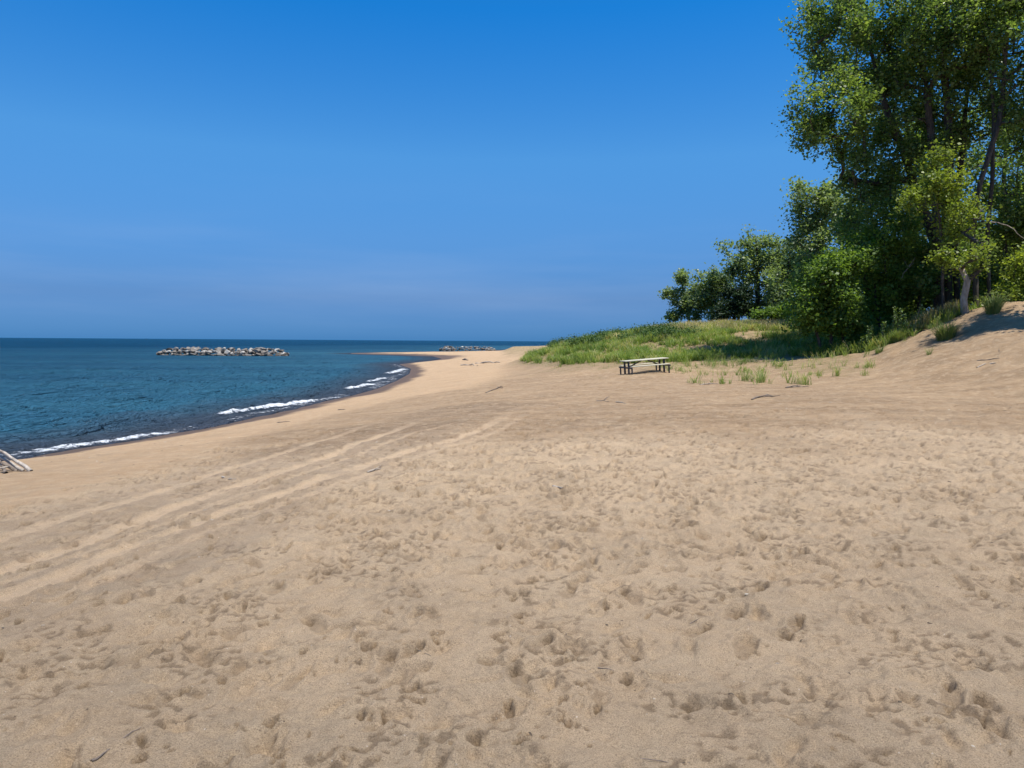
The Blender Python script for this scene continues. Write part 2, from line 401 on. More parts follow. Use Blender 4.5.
# ------------------------------------------------------------------ water
def water():
    r = [9.0]
    while r[-1] < 30000:
        x = r[-1]; r.append(x + max(0.12, min(x * x / 4200.0, x * .12)))
    r = np.array(r)
    th = np.radians(np.concatenate([np.arange(-170, -48, 3), np.arange(-48, 20, 0.16), np.arange(20, 100, 2)]))
    Rw, Tw = np.meshgrid(r, th, indexing='ij'); x = Rw * np.sin(Tw); y = Rw * np.cos(Tw)
    d, _ = poly_dist(x, y, SHORE); ins = inside(x, y, LAND); d = np.where(ins, -d, d)
    dn = sstep(0, 7, d)
    # wave trains rolling in towards the shore
    ph = d * 2 * math.pi / 5.2 + 2.2 * fbm(x / 18, y / 18, 2, 300)
    am = 0.085 * (1 - sstep(20, 60, d)) * (1 - sstep(70, 140, Rw))
    z = am * (np.exp(1.4 * (np.cos(ph) - 1)) * 1.6 - .5) * (0.5 + 0.9 * sstep(-.3, .4, fbm(x / 9, y / 9, 2, 310)))
    kx, ky = 0.55, 0.83
    sfa = (1 - sstep(60, 150, Rw)) * 2.0
    u = x * kx + y * ky; v = -x * ky + y * kx
    z = z + sfa * (0.060 * fbm(u / 1.7, v / 4.2, 3, 320) + .07 * fbm(u / 5, v / 11, 2, 330))
    z = z * (0.12 + .88 * dn) + 0.012
    z = np.where(ins, z * 0 + 0.012, z)
    me = new_mesh('lake', np.stack([x, y, z], -1).reshape(-1, 3), grid_faces(*x.shape)); smooth(me)
    attr(me, 'offs', d)
    m, nt, b, out = mat('lake water'); g = N(nt); p = g.pos()
    o = g.at('offs').outputs['Fac']
    shallow = g.ramp(g.math('DIVIDE', o, 7.5), (0.0, 1.), (.35, .8), (1., 0.))
    deep = g.mix(g.ramp(g.math('DIVIDE', o, 170.0), (0., 0.), (.35, .55), (1., 1.)), (.040, .138, .212), (.0055, .056, .122))
    deep = g.mix(g.ramp(g.noise(p, .06, 5, .65, (.3, 1.6, 1, .6)), (.46, 0.), (.62, .6)), deep, g.mix(1.0, deep, (.66, .70, .78), 'MULTIPLY'))  # darker, then lighter wave streaks: slope shading painted into the water colour
    deep = g.mix(g.ramp(g.noise(p, .035, 4, .6, (.35, 1, 1)), (.4, 0.), (.65, .6)), deep, g.mix(1.0, deep, (1.3, 1.35, 1.2), 'MULTIPLY'))
    c = g.mix(shallow, deep, (.060, .066, .080))
    rot = math.atan2(ky, kx)
    fine = g.noise(p, 1.0, 5, .62, (2.4, .95, 1, -rot), .4)
    mid = g.noise(p, 1.0, 5, .6, (.55, .2, 1, -rot), .4)
    big = g.noise(p, 1.0, 4, .6, (.11, .04, 1, -rot), .4)
    n1 = g.bump(big, 12.0, 1.0); n2 = g.bump(mid, 3.6, 1.0, n1); n3 = g.bump(fine, .8, 1.0, n2)
    nt.nodes.remove(b)
    df = g.n('ShaderNodeBsdfDiffuse'); g.l(c, df.inputs[0]); g.l(n3, df.inputs['Normal'])
    gl = g.n('ShaderNodeBsdfGlossy'); gl.inputs['Roughness'].default_value = .16; g.l(n3, gl.inputs['Normal'])
    fr_ = g.n('ShaderNodeFresnel'); fr_.inputs[0].default_value = 1.33; g.l(n3, fr_.inputs[1])
    mx = g.n('ShaderNodeMixShader'); g.l(g.math('MINIMUM', g.math('MULTIPLY', fr_.outputs[0], .55), .20), mx.inputs[0])
    g.l(df.outputs[0], mx.inputs[1]); g.l(gl.outputs[0], mx.inputs[2]); nt.links.new(mx.outputs[0], out.inputs[0])
    w = link('lake_water', me, m); w['kind'] = 'structure'
water()

# foam of the small breakers
def foam_mat():
    m, nt, b, out = mat('foam'); g = N(nt); p = g.pos()
    b.inputs['Base Color'].default_value = (.70, .735, .77, 1); b.inputs['Roughness'].default_value = .7
    tr = g.n('ShaderNodeBsdfTransparent'); mx = g.n('ShaderNodeMixShader')
    a = g.math('ADD', g.at('dens').outputs['Fac'], g.math('MULTIPLY', g.math('SUBTRACT', g.noise(p, 3.4, 8, .85, (1, 1, 1)), .5), 5.0))
    f = g.ramp(a, (.40, 0.), (.85, .95))
    g.l(f, mx.inputs[0]); g.l(tr.outputs[0], mx.inputs[1]); g.l(b.outputs[0], mx.inputs[2]); nt.links.new(mx.outputs[0], out.inputs[0])
    g.l(g.bump(g.noise(p, 9, 5, .7), .1, 1), b.inputs['Normal'])
    return m
FOAM = foam_mat()
def breaker(px_pts, width, height, label, dens=1.0):
    P = np.array([at_z(*p, 0.0) for p in px_pts])
    s = np.concatenate([[0], np.cumsum(np.hypot(*np.diff(P, axis=0).T))]); L = s[-1]; n_ = max(30, int(L / .12))
    t = np.linspace(0, L, n_); cx = np.interp(t, s, P[:, 0]); cy = np.interp(t, s, P[:, 1])
    k = 9; ker = np.ones(k) / k
    cx = np.convolve(np.pad(cx, k // 2, 'edge'), ker, 'valid'); cy = np.convolve(np.pad(cy, k // 2, 'edge'), ker, 'valid')
    tx = np.gradient(cx); ty = np.gradient(cy); l = np.hypot(tx, ty); nx = -ty / l; ny = tx / l
    wob = .25 * width * fbm(t / 1.5, t * 0, 3, 400)
    m_ = 17; V = []; De = []
    mo = np.array([cx[0], cy[0], 0])
    for q in np.linspace(-1, 1, m_):
        ends = sstep(0, 3.0, t) * sstep(0, 3.0, L - t)
        off = q * width * .5 + wob
        hh = (.30 * height) * math.exp(-(q / .55) ** 2) * (.55 + .45 * np.clip(fbm(t / .7, t * 0 + q * 1.5, 3, 410) + .6, 0, 1.5)) * (.25 + .75 * ends) 
        V.append(np.stack([cx + nx * off, cy + ny * off, 0.05 + hh], -1)); De.append((.74 - abs(q + .25) ** 1.3 * .8) * dens * (.2 + .8 * ends) + (.35 * fbm(t / 1.1, t * 0 + 5, 2, 415) + .12 * fbm(t / .3, t * 0 + 9, 2, 416)))
    V = np.array(V) - mo
    me = new_mesh('foam', V.reshape(-1, 3), grid_faces(m_, n_)); smooth(me); attr(me, 'dens', np.array(De))
    o = link('breaking_wave', me, FOAM, loc=mo); tag(o, label, 'wave', 'breaking waves along the shore')
breaker([(8, 460.5), (25, 456.5), (45, 452.3), (75, 446.5), (105, 443), (140, 438), (172, 432.3), (190, 429.3)], .75, .24, 'broken wave of thin white foam running up the sand above the driftwood pile', 1.08)
breaker([(206, 418.5), (220, 415.5), (240, 412), (270, 408), (300, 403.6), (330, 399.6)], .75, .5, 'longest and whitest breaking wave, curling onto the middle of the shore', 1.3)
breaker([(340, 390.8), (352, 388.5), (365, 386), (380, 383.5)], .9, .4, 'short white breaker just beyond the long curling wave', 1.2)
breaker([(362, 383.2), (374, 381), (388, 377.5)], .8, .3, 'small ragged breaker between the short white breaker and the spit bend', 1.1)
breaker([(384, 374.6), (393, 372.8), (404, 369)], 1.2, .35, 'farthest little breaker, hitting the wet bend of the shore', 1.15)
def swash():
    P = np.array([p for p in SHORE if -22 < p[0] < 0 and 5 < p[1] < 200][:18]); s_ = np.concatenate([[0], np.cumsum(np.hypot(*np.diff(P, axis=0).T))]); L = s_[-1]; n_ = int(L / .15)
    t = np.linspace(0, L, n_); cx = np.interp(t, s_, P[:, 0]); cy = np.interp(t, s_, P[:, 1]); k = 15; ker = np.ones(k) / k
    cx = np.convolve(np.pad(cx, k // 2, 'edge'), ker, 'valid'); cy = np.convolve(np.pad(cy, k // 2, 'edge'), ker, 'valid')
    tx = np.gradient(cx); ty = np.gradient(cy); l = np.hypot(tx, ty); nx = -ty / l; ny = tx / l; V = []; De = []
    w = .25 + .25 * fbm(t / 3.1, t * 0, 3, 440)
    for q in np.linspace(-.6, .6, 7):
        x = cx + nx * (.35 + w + q); y = cy + ny * (.35 + w + q)
        V.append(np.stack([x, y, np.maximum(.03, grid_interp(Z, x, y) + .012)], -1)); De.append(.26 - abs(q) * .5 + .5 * fbm(t / 2.2, t * 0 + q, 3, 450))
    me = new_mesh('swash foam', np.array(V).reshape(-1, 3), grid_faces(7, n_)); smooth(me); attr(me, 'dens', np.array(De))
    o = link('swash_foam', me, FOAM); o['kind'] = 'stuff'; tag(o, 'thin lace of foam left along the waterline', 'foam')
swash()

# ------------------------------------------------------------------ generic mesh helpers
def tube(P, rad, sides=6, cap=True, rough=0.0, seed=0):
    P = np.asarray(P, float); rad = np.asarray(rad, float); n_ = len(P)
    T = np.gradient(P, axis=0); T /= np.linalg.norm(T, axis=1)[:, None] + 1e-9
    up = np.array([0, 0, 1.0]) if abs(T[0][2]) < .9 else np.array([1.0, 0, 0])
    V = []
    a = np.cross(T[0], up); a /= np.linalg.norm(a)
    rg = np.random.default_rng(seed)
    for i in range(n_):
        a = a - T[i] * np.dot(a, T[i]); a /= np.linalg.norm(a) + 1e-9; b = np.cross(T[i], a)
        w = np.arange(sides) / sides * 2 * math.pi
        rr = rad[i] * (1 + rough * rg.uniform(-1, 1, sides))
        V.append(P[i] + rr[:, None] * (np.cos(w)[:, None] * a + np.sin(w)[:, None] * b))
    V = np.concatenate(V)
    i = np.arange(n_ * sides).reshape(n_, sides); j = np.roll(i, -1, 1)
    Fq = np.stack([i[:-1], i[1:], j[1:], j[:-1]], -1).reshape(-1, 4)
    if cap:
        V = np.concatenate([V, [P[0]], [P[-1]]]); c0 = n_ * sides; c1 = c0 + 1
        k = np.arange(sides); k2 = (k + 1) % sides
        e0 = np.stack([k, k2, np.full(sides, c0), np.full(sides, c0)], -1); b0 = (n_ - 1) * sides
        e1 = np.stack([b0 + k2, b0 + k, np.full(sides, c1), np.full(sides, c1)], -1)
    return V, Fq
def merge(parts):
    V = []; Fq = []; o = 0
    for v, f in parts:
        V.append(v); Fq.append(f + o); o += len(v)
    return np.concatenate(V), np.concatenate(Fq)
def box(cx, cy, cz, sx, sy, sz, rot=None, bev=0.008):
    import bmesh
    V = np.array([[x, y, z] for x in (-.5, .5) for y in (-.5, .5) for z in (-.5, .5)]) * [sx, sy, sz]
    if rot is not None: V = V @ np.array(rot).T
    V = V + [cx, cy, cz]
    Fq = np.array([[0, 1, 3, 2], [4, 6, 7, 5], [0, 4, 5, 1], [2, 3, 7, 6], [0, 2, 6, 4], [1, 5, 7, 3]])
    return V, Fq
def bevel(me, w=.006):
    import bmesh
    bm = bmesh.new(); bm.from_mesh(me); bmesh.ops.bevel(bm, geom=bm.edges[:], offset=w, segments=1, affect='EDGES'); bm.to_mesh(me); bm.free()

def rgb_jitter_mat(name, cols, rough=.6, transl=0.0, spec=.3, scale=None):
    """procedural colour from a per-face random attribute 'rnd' through a ramp"""
    m, nt, b, out = mat(name); g = N(nt)
    c = g.ramp(g.at('rnd').outputs['Fac'], *[(k / (len(cols) - 1), cc) for k, cc in enumerate(cols)])
    if scale:
        nz = g.noise(g.pos(), scale, 3, .6)
        c = g.mix(g.ramp(nz, (.40, 0.), (.62, .55)), c, g.mix(1.0, c, (1.45, 1.35, .9), 'MULTIPLY'))
    g.l(c, b.inputs['Base Color']); b.inputs['Roughness'].default_value = rough; b.inputs['Specular IOR Level'].default_value = spec
    if transl:
        t = g.n('ShaderNodeBsdfTranslucent'); g.l(g.mix(1.0, c, (1.7, 1.7, .75), 'MULTIPLY'), t.inputs[0])
        mx = g.n('ShaderNodeMixShader'); mx.inputs[0].default_value = transl
        g.l(b.outputs[0], mx.inputs[1]); g.l(t.outputs[0], mx.inputs[2]); nt.links.new(mx.outputs[0], out.inputs[0])
    return m
def bark_mat(name, a, bb):
    m, nt, b, out = mat(name); g = N(nt); p = g.objpos()
    n1 = g.noise(p, 7, 5, .7, (1, 1, .22)); c = g.mix(g.ramp(n1, (.38, 0.), (.62, 1.)), a, bb)
    g.l(c, b.inputs['Base Color']); b.inputs['Roughness'].default_value = .9
    g.l(g.bump(n1, .06, 1), b.inputs['Normal']); return m
BARK = bark_mat('dark bark', (.030, .024, .020), (.095, .078, .064))
BARKL = bark_mat('pale bark', (.20, .165, .13), (.42, .36, .30))
TWIG = bark_mat('dead twig', (.22, .18, .145), (.42, .36, .30))

# ------------------------------------------------------------------ trees
LEAF_COTTON = rgb_jitter_mat('cottonwood leaves', [(.052, .098, .036), (.084, .142, .046), (.118, .182, .058), (.15, .21, .072), (.20, .25, .11)], .42, .52, .5, .5)
LEAF_BLUE = rgb_jitter_mat('blue green leaves', [(.085, .135, .072), (.13, .19, .10), (.18, .245, .125), (.24, .30, .17)], .45, .46, .45, .5)
LEAF_BRIGHT = rgb_jitter_mat('bright shrub leaves', [(.060, .118, .026), (.095, .165, .036), (.13, .21, .048), (.175, .265, .066)], .5, .45, .35, .6)
LEAF_YELLOW = rgb_jitter_mat('yellow green leaves', [(.10, .16, .028), (.15, .21, .038), (.20, .26, .05), (.26, .31, .08)], .45, .38, .4, .7)
LEAF_DARK = rgb_jitter_mat('dark cedar leaves', [(.010, .026, .010), (.018, .042, .013), (.03, .06, .018)], .6, .12, .3)

def leaves(C, size, per, spread, g_, droop=.25, flat=.75, spray=None):
    """small rhombic leaves in clusters round the twig ends C"""
    n_ = len(C) * per
    c = np.repeat(C, per, 0) + g_.normal(0, 1, (n_, 3)) * np.array([spread, spread, spread * flat])
    if spray is not None:
        sd = spray / (np.linalg.norm(spray, axis=1)[:, None] + 1e-6); sd = sd + g_.normal(0, .35, sd.shape)
        c = np.repeat(C, per, 0) + (c - np.repeat(C, per, 0)) * .72 + np.repeat(sd, per, 0) * (g_.uniform(-1.5, 1.3, n_) * spread * np.repeat(g_.uniform(.5, 1.5, len(C)), per))[:, None]
    a = g_.normal(0, 1, (n_, 3)); a[:, 2] = a[:, 2] * .55 - droop; a /= np.linalg.norm(a, axis=1)[:, None]
    b = g_.normal(0, 1, (n_, 3)); b[:, 2] *= .5; b = b - a * (a * b).sum(1)[:, None]; b /= np.linalg.norm(b, axis=1)[:, None]
    s = size * (g_.uniform(.55, 1.35, n_) * np.repeat(g_.uniform(.75, 1.2, len(C)), per))[:, None]
    nrm = np.cross(a, b)
    V = np.stack([c - a * s * .55, c + b * s * .46 - a * s * .08 + nrm * s * .10, c + a * s * .62, c - b * s * .46 - a * s * .08 + nrm * s * .10], 1).reshape(-1, 3)
    Fq = np.arange(n_ * 4).reshape(n_, 4)
    rnd = np.repeat(np.clip(np.repeat(g_.uniform(.15, .85, len(C)), per) * .55 + g_.uniform(0, 1, n_) * .45, 0, 1), 4)
    return V, Fq, rnd

def make_tree(name, label, cat, base, trunk_pts, blobs, n_cl, leafm, barkm, size=.17, per=26, spread=.42, r0=.28, group=None, seed=0, twig_r=.012, droop=.25, trunks=None):
    """base: world point; trunk_pts and blobs are offsets from it. blobs: (x,y,z, rx,ry,rz, weight)"""
    g_ = np.random.default_rng(seed + 1000)
    size *= .86; per = int(per * 1.45)
    base = np.asarray(base, float)
    root = empty(name, base); tag(root, label, cat, group)
    nodes = []; par = []; 
    def chain(P):
        P = np.asarray(P, float); L = np.concatenate([[0], np.cumsum(np.linalg.norm(np.diff(P, axis=0), axis=1))])
        m_ = max(3, int(L[-1] / .6)); t = np.linspace(0, L[-1], m_)
        Q = np.stack([np.interp(t, L, P[:, k]) for k in range(3)], -1)
        Q[1:] += np.cumsum(g_.normal(0, .035, Q[1:].shape), 0) * .6
        prev = -1
        for q in Q:
            nodes.append(q); par.append(prev); prev = len(nodes) - 1
    tl = [trunk_pts] + (trunks or [])
    for T in tl: chain(T)
    n_tr = len(nodes)
    B = np.array(blobs, float); w = B[:, 6] / B[:, 6].sum()
    k = g_.choice(len(B), n_cl, p=w)
    u = g_.normal(0, 1, (n_cl, 3)); u /= np.linalg.norm(u, axis=1)[:, None]; rad = g_.uniform(0.10, 1, n_cl) ** (1 / 3.6)
    f1 = g_.normal(0, 1, (3, 3)) * 2.6; ph_ = g_.uniform(0, 6, 3)
    rad = rad * (1 + .16 * np.sin(u @ f1 + ph_ + k[:, None] * 1.7).sum(1))
    C = B[k, :3] + u * rad[:, None] * B[k, 3:6]
    # clump: pull targets towards a smaller number of branch tips so that gaps open between them
    nt_ = max(4, n_cl // 9); tips = C[g_.choice(n_cl, nt_, replace=False)]
    dd = ((C[:, None] - tips[None]) ** 2).sum(-1); near_ = tips[dd.argmin(1)]
    C = C + (near_ - C) * g_.uniform(.30, .72, n_cl)[:, None]
    order = np.argsort(np.linalg.norm(C - np.array(trunk_pts[-1]) * [1, 1, .55], axis=1))
    C = C[order]
    NP = np.zeros((n_tr + n_cl * 8, 3)); NP[:n_tr] = nodes; cnt_ = n_tr
    dep = np.zeros(len(NP))
    for c in C:
        A_ = NP[:cnt_]; v = c - A_; dist = np.linalg.norm(v, axis=1)
        cost = dist * (1 + .55 * np.clip(-v[:, 2] / (dist + 1e-6) + .1, 0, 1)) + dep[:cnt_] * .05
        j = int(cost.argmin()); L = dist[j]; st = min(6, max(1, int(L / .7)))
        p0 = A_[j].copy(); prev = j
        bend = g_.normal(0, .07 * L, 3); bend[2] -= .06 * L
        for q in range(1, st + 1):
            t = q / st
            pt = p0 + (c - p0) * t + bend * math.sin(math.pi * t)
            NP[cnt_] = pt; dep[cnt_] = dep[prev] + L / st; par.append(prev); prev = cnt_; cnt_ += 1
    nodes = NP[:cnt_]; par = np.array(par)
    cntc = np.zeros(cnt_); has = np.zeros(cnt_, int)
    for i in range(cnt_ - 1, -1, -1):
        if has[i] == 0: cntc[i] = 1
        if par[i] >= 0: cntc[par[i]] += cntc[i]; has[par[i]] += 1
    rd = twig_r * cntc ** .5
    rd = rd / rd[0] * r0 if rd[0] > 0 else rd
    rd = np.maximum(rd, twig_r * .6)
    for i in range(n_tr): rd[i] = max(rd[i], r0 * .22)
    # tubes: follow each node to its thickest child
    child = {}
    for i in range(cnt_):
        if par[i] >= 0: child.setdefault(par[i], []).append(i)
    trunk_parts = []; limb_parts = []
    starts = [(i, None) for i in range(cnt_) if par[i] < 0]
    while starts:
        i, fr_ = starts.pop(); P = []; rr = []
        if fr_ is not None: P.append(nodes[fr_]); rr.append(min(rd[fr_], rd[i] * 1.25))
        cur = i
        is_tr = i < n_tr
        while True:
            P.append(nodes[cur]); rr.append(rd[cur])
            ch = child.get(cur, [])
            if not ch: break
            if is_tr:
                nx_ = [c for c in ch if c < n_tr]
                b_ = nx_[0] if nx_ else max(ch, key=lambda c: rd[c])
            else: b_ = max(ch, key=lambda c: rd[c])
            for c in ch:
                if c != b_: starts.append((c, cur))
            cur = b_
        if len(P) > 1:
            if is_tr: rr[0] *= 1.35; P[0] = P[0] - np.array([0, 0, .4])
            (trunk_parts if is_tr else limb_parts).append(tube(P, rr, 8 if is_tr else (5 if rr[0] > .03 else 3), False, .06 if is_tr else 0, len(limb_parts)))
    V, Fq = merge(trunk_parts)
    me = new_mesh('trunk', V, Fq); smooth(me); trk_o = link('trunk', me, barkm, root)
    if limb_parts:
        V, Fq = merge(limb_parts); me = new_mesh('limbs', V, Fq); smooth(me); link('limbs', me, BARK if barkm is BARKL else barkm, trk_o)
    V, Fq, rnd = leaves(C, size, per, spread, g_, droop, .75, (C - np.array(trunk_pts[-1])) * [1, 1, .6] + [0, 0, .4])
    me = new_mesh('crown', V, Fq); attr(me, 'rnd', rnd); link('crown', me, leafm, root)
    return root

def blob_px(base, items, depth_default):
    """crown masses given as (px, py, depth, rx_px, ry_px, ry_m, weight) -> metres relative to base"""
    outl = []
    for (px, py, d, rx, ry, rd_, w) in items:
        c = at_depth(px, py, d) - base
        outl.append((c[0], c[1], c[2], rx * d / F, rd_, ry * d / F, w))
    return outl
def gp(px, d):
    x = ray(px, 384)[0] * d
    return np.array([x, d, gz(x, d)])
def off(base, px, py, d): return tuple(at_depth(px, py, d) - base)

GT = 'big cottonwoods at the top of the dune'
def T(name, label, cat, px, d, tr, items, **k):
    b = gp(px, d)
    t = [(0, 0, -.3)] + [off(b, *q) for q in tr]
    ex = [[(dx, 0, -.3)] + [off(b, *q) for q in tt] for dx, tt in k.pop('more', [])]
    make_tree(name, label, cat, b, t, blob_px(b, items, d), k.pop('n'), k.pop('leaf'), k.pop('bark', BARK), trunks=ex or None, **k)

# big leaning cottonwood whose crown reaches out to the left over the sky
T('cottonwood_tree', 'tall cottonwood leaning left, its crown reaching furthest out into open sky', 'tree', 938, 43.5,
  [(932, 240, 43), (905, 160, 43), (885, 110, 43), (868, 40, 43)],
  [(850, 50, 43, 52, 48, 3.2, 3), (838, 5, 43, 40, 40, 3, 1.8), (835, 110, 41, 43, 34, 2.6, 1.7), (815, 125, 43, 28, 22, 1.6, .6), (890, 110, 45, 45, 50, 3, 2.4), (895, 20, 45, 45, 60, 3.4, 3), (872, 165, 43, 40, 34, 2.6, 1.6), (880, -45, 43, 50, 40, 3.0, 1.0), (870, 215, 43, 36, 34, 2.4, 1.3)],
  n=1080, leaf=LEAF_COTTON, group=GT, seed=1, r0=.27, size=.17, per=34, spread=.40)
T('cottonwood_tree', 'tall upright cottonwood with several dark stems behind the small pale-trunked tree', 'tree', 946, 41,
  [(944, 230, 41), (948, 150, 41), (940, 60, 41), (945, -40, 41)],
  [(930, 50, 41, 52, 48, 3.4, 3), (948, -30, 41, 60, 50, 4, 2), (925, 130, 42, 40, 40, 3, 1.6), (975, 110, 42, 35, 45, 2.6, 1.4), (955, 30, 39, 40, 40, 2.4, 1)],
  n=760, leaf=LEAF_COTTON, group=GT, seed=2, r0=.22, more=[(-.6, [(936, 240, 41), (934, 170, 41), (925, 80, 41)]), (.5, [(955, 240, 41), (960, 170, 41.3), (966, 90, 41.4)])], size=.17, per=32, spread=.42)
T('cottonwood_tree', 'twin-stemmed cottonwood with long bare crooked stems near the right edge', 'tree', 974, 38,
  [(974, 230, 38), (982, 180, 38), (1000, 120, 38), (1006, 40, 38), (1015, -40, 38)],
  [(1000, 40, 38, 40, 55, 3, 1.6), (1030, -10, 38, 50, 50, 3.6, 2), (980, 20, 38, 34, 36, 2.2, 1), (1025, 110, 38, 24, 38, 2, .8), (1040, 60, 39, 40, 50, 3, 1.2)],
  n=520, leaf=LEAF_COTTON, group=GT, seed=3, r0=.13, size=.16, per=28, spread=.40,
  more=[(.7, [(988, 240, 38.3), (994, 190, 38.3), (996, 120, 38.4), (990, 40, 38.4)])])
T('cottonwood_tree', 'cottonwood half out of the picture at the right edge, its foliage hanging low', 'tree', 1040, 38,
  [(1036, 200, 38), (1030, 100, 38), (1040, 0, 38)],
  [(1040, 20, 39, 50, 60, 3.5, 2), (1046, 120, 39, 34, 50, 3, 1.5), (1028, 205, 38, 26, 32, 2, .9), (1060, -60, 38, 60, 50, 4, 1.5), (1060, 220, 38, 34, 44, 3, 1)],
  n=420, leaf=LEAF_COTTON, group=GT, seed=4, r0=.3, size=.17, per=28, spread=.42)
T('cottonwood_tree', 'dark cottonwood standing deeper in the wood between the two thickest trunks', 'tree', 915, 49,
  [(915, 230, 49), (912, 150, 49), (905, 80, 49)],
  [(905, 175, 49, 55, 60, 3.5, 3), (955, 190, 50, 50, 60, 3.5, 2.4), (880, 225, 48, 40, 45, 3, 2), (930, 100, 49, 60, 50, 4, 1.4), (940, 255, 50, 60, 34, 3, 2.2)],
  n=640, leaf=LEAF_COTTON, group=GT, seed=5, r0=.3, size=.20, per=28, spread=.5)
T('cottonwood_tree', 'shaded cottonwood filling the gap behind the twin-stemmed tree', 'tree', 1000, 50,
  [(1000, 230, 50), (1005, 150, 50), (1000, 70, 50)],
  [(1000, 205, 50, 50, 60, 4, 3), (1035, 170, 50, 50, 70, 4, 2.2), (985, 120, 51, 40, 40, 4, .8), (1010, 262, 50, 60, 30, 3, 2)],
  n=460, leaf=LEAF_COTTON, group=GT, seed=6, r0=.28, size=.20, per=28, spread=.5)
# sapling with pale yellowish leaves in front of the dark trunks
T('young_tree', 'slender young tree with bright yellow-green leaves in front of the dark trunks', 'tree', 940, 37,
  [(944, 260, 37), (938, 210, 37), (936, 165, 37)],
  [(940, 175, 37, 34, 26, 1.6, 2), (925, 200, 37, 24, 26, 1.4, 1.3), (962, 205, 37, 20, 24, 1.2, 1), (952, 235, 37, 22, 20, 1.1, .6)],
  n=150, leaf=LEAF_YELLOW, seed=7, r0=.07, size=.15, per=30, spread=.32, bark=BARK)
T('pale_trunk_tree', 'thin tree with a pale sunlit lower trunk and sparse yellow-green twigs', 'tree', 963, 35.5,
  [(963, 294, 35.5), (966, 282, 35.5)],
  [(962, 262, 35, 20, 14, 1, 1), (982, 255, 35.5, 16, 16, 1, .8), (948, 250, 35, 12, 12, .7, .4), (975, 225, 36, 16, 16, 1, .5)],
  n=70, leaf=LEAF_YELLOW, seed=8, r0=.16, size=.14, per=22, spread=.28, bark=BARKL)
# mid distance trees
GM = 'smaller trees along the back of the dune'
T('cottonwood_tree', 'blue-green tree rising between the big cottonwoods and the lower far trees', 'tree', 826, 58,
  [(822, 260, 58), (818, 210, 58), (815, 190, 58)],
  [(815, 205, 58, 24, 24, 2.4, 2), (830, 230, 58, 30, 34, 3, 2.2), (808, 250, 58, 18, 26, 2.2, 1.3), (825, 285, 58, 30, 28, 3, 1.8), (850, 210, 60, 24, 40, 3, 1.6)],
  n=420, leaf=LEAF_BLUE, group=GM, seed=9, r0=.26, size=.24, per=26, spread=.48)
T('cottonwood_tree', 'rounded far tree with sky gaps around its thin trunk, behind the dune grass', 'tree', 759, 74,
  [(758, 290, 74), (757, 262, 74), (755, 240, 74)],
  [(758, 248, 74, 22, 16, 2.4, 2), (738, 254, 74, 13, 15, 1.8, 1), (775, 255, 74, 18, 18, 2.4, 1.5), (745, 278, 74, 16, 18, 2, 1.2), (784, 275, 74, 14, 18, 2, .9), (735, 268, 74, 8, 9, 1, .3), (760, 292, 74, 22, 16, 2.2, 1.4), (770, 265, 74, 20, 16, 2.2, 1)],
  n=330, leaf=LEAF_BLUE, group=GM, seed=10, r0=.24, size=.27, per=24, spread=.48)
T('cottonwood_tree', 'far tree joining the rounded one, with pale stems below its crown', 'tree', 786, 70,
  [(787, 290, 70), (790, 260, 70), (792, 245, 70)],
  [(792, 252, 70, 16, 18, 2, 1.4), (800, 275, 70, 14, 22, 2.2, 1.3), (782, 300, 70, 18, 14, 2, .9), (795, 308, 70, 20, 12, 2, .8), (778, 282, 70, 16, 18, 2, 1), (795, 270, 70, 18, 24, 2, .9)],
  n=270, leaf=LEAF_BLUE, group=GM, seed=11, r0=.2, size=.26, per=24, spread=.46)
T('cottonwood_tree', 'low leftmost tree with loose tiered branches standing alone against the sky', 'tree', 689, 80,
  [(688, 302, 80), (684, 288, 80), (682, 275, 80)],
  [(680, 278, 80, 9, 8, 1.3, .8), (690, 288, 80, 14, 10, 1.8, 1), (672, 297, 80, 10, 7, 1.2, .7), (690, 307, 80, 16, 8, 1.6, .9), (668, 314, 80, 7, 6, 1, .4), (678, 314, 80, 10, 6, 1, .4), (688, 298, 80, 14, 12, 1.6, .7)],
  n=160, leaf=LEAF_BLUE, group=GM, seed=12, r0=.16, size=.26, per=22, spread=.36)
T('cottonwood_tree', 'low bushy tree between the leftmost tree and the dark cedar', 'tree', 711, 78,
  [(711, 300, 78), (712, 285, 78), (710, 275, 78)],
  [(710, 281, 78, 13, 10, 1.8, 1.2), (702, 296, 78, 14, 14, 2, 1.2), (720, 295, 78, 12, 14, 2, 1), (708, 313, 78, 18, 9, 2, .9), (724, 285, 78, 10, 12, 1.6, .7), (698, 306, 78, 14, 12, 1.8, .8)],
  n=230, leaf=LEAF_BLUE, group=GM, seed=13, r0=.18, size=.26, per=26, spread=.42)
T('cedar_shrub', 'dark dense cedar at the foot of the rounded far tree', 'shrub', 738, 72,
  [(738, 305, 72), (737, 290, 72)],
  [(738, 300, 72, 15, 13, 1.8, 1.5), (728, 312, 72, 13, 9, 1.6, 1), (750, 311, 72, 14, 10, 1.6, 1)],
  n=170, leaf=LEAF_DARK, seed=14, r0=.14, size=.2, per=40, spread=.3, group=None)
T('leafy_shrub', 'pale green shrub below the far trees, right of the dark cedar', 'shrub', 775, 66,
  [(775, 312, 66), (776, 302, 66)],
  [(775, 311, 66, 16, 9, 1.6, 1), (765, 315, 66, 10, 7, 1.2, .6), (790, 313, 66, 10, 9, 1.2, .7)],
  n=90, leaf=LEAF_BRIGHT, seed=15, r0=.08, size=.2, per=26, spread=.32)
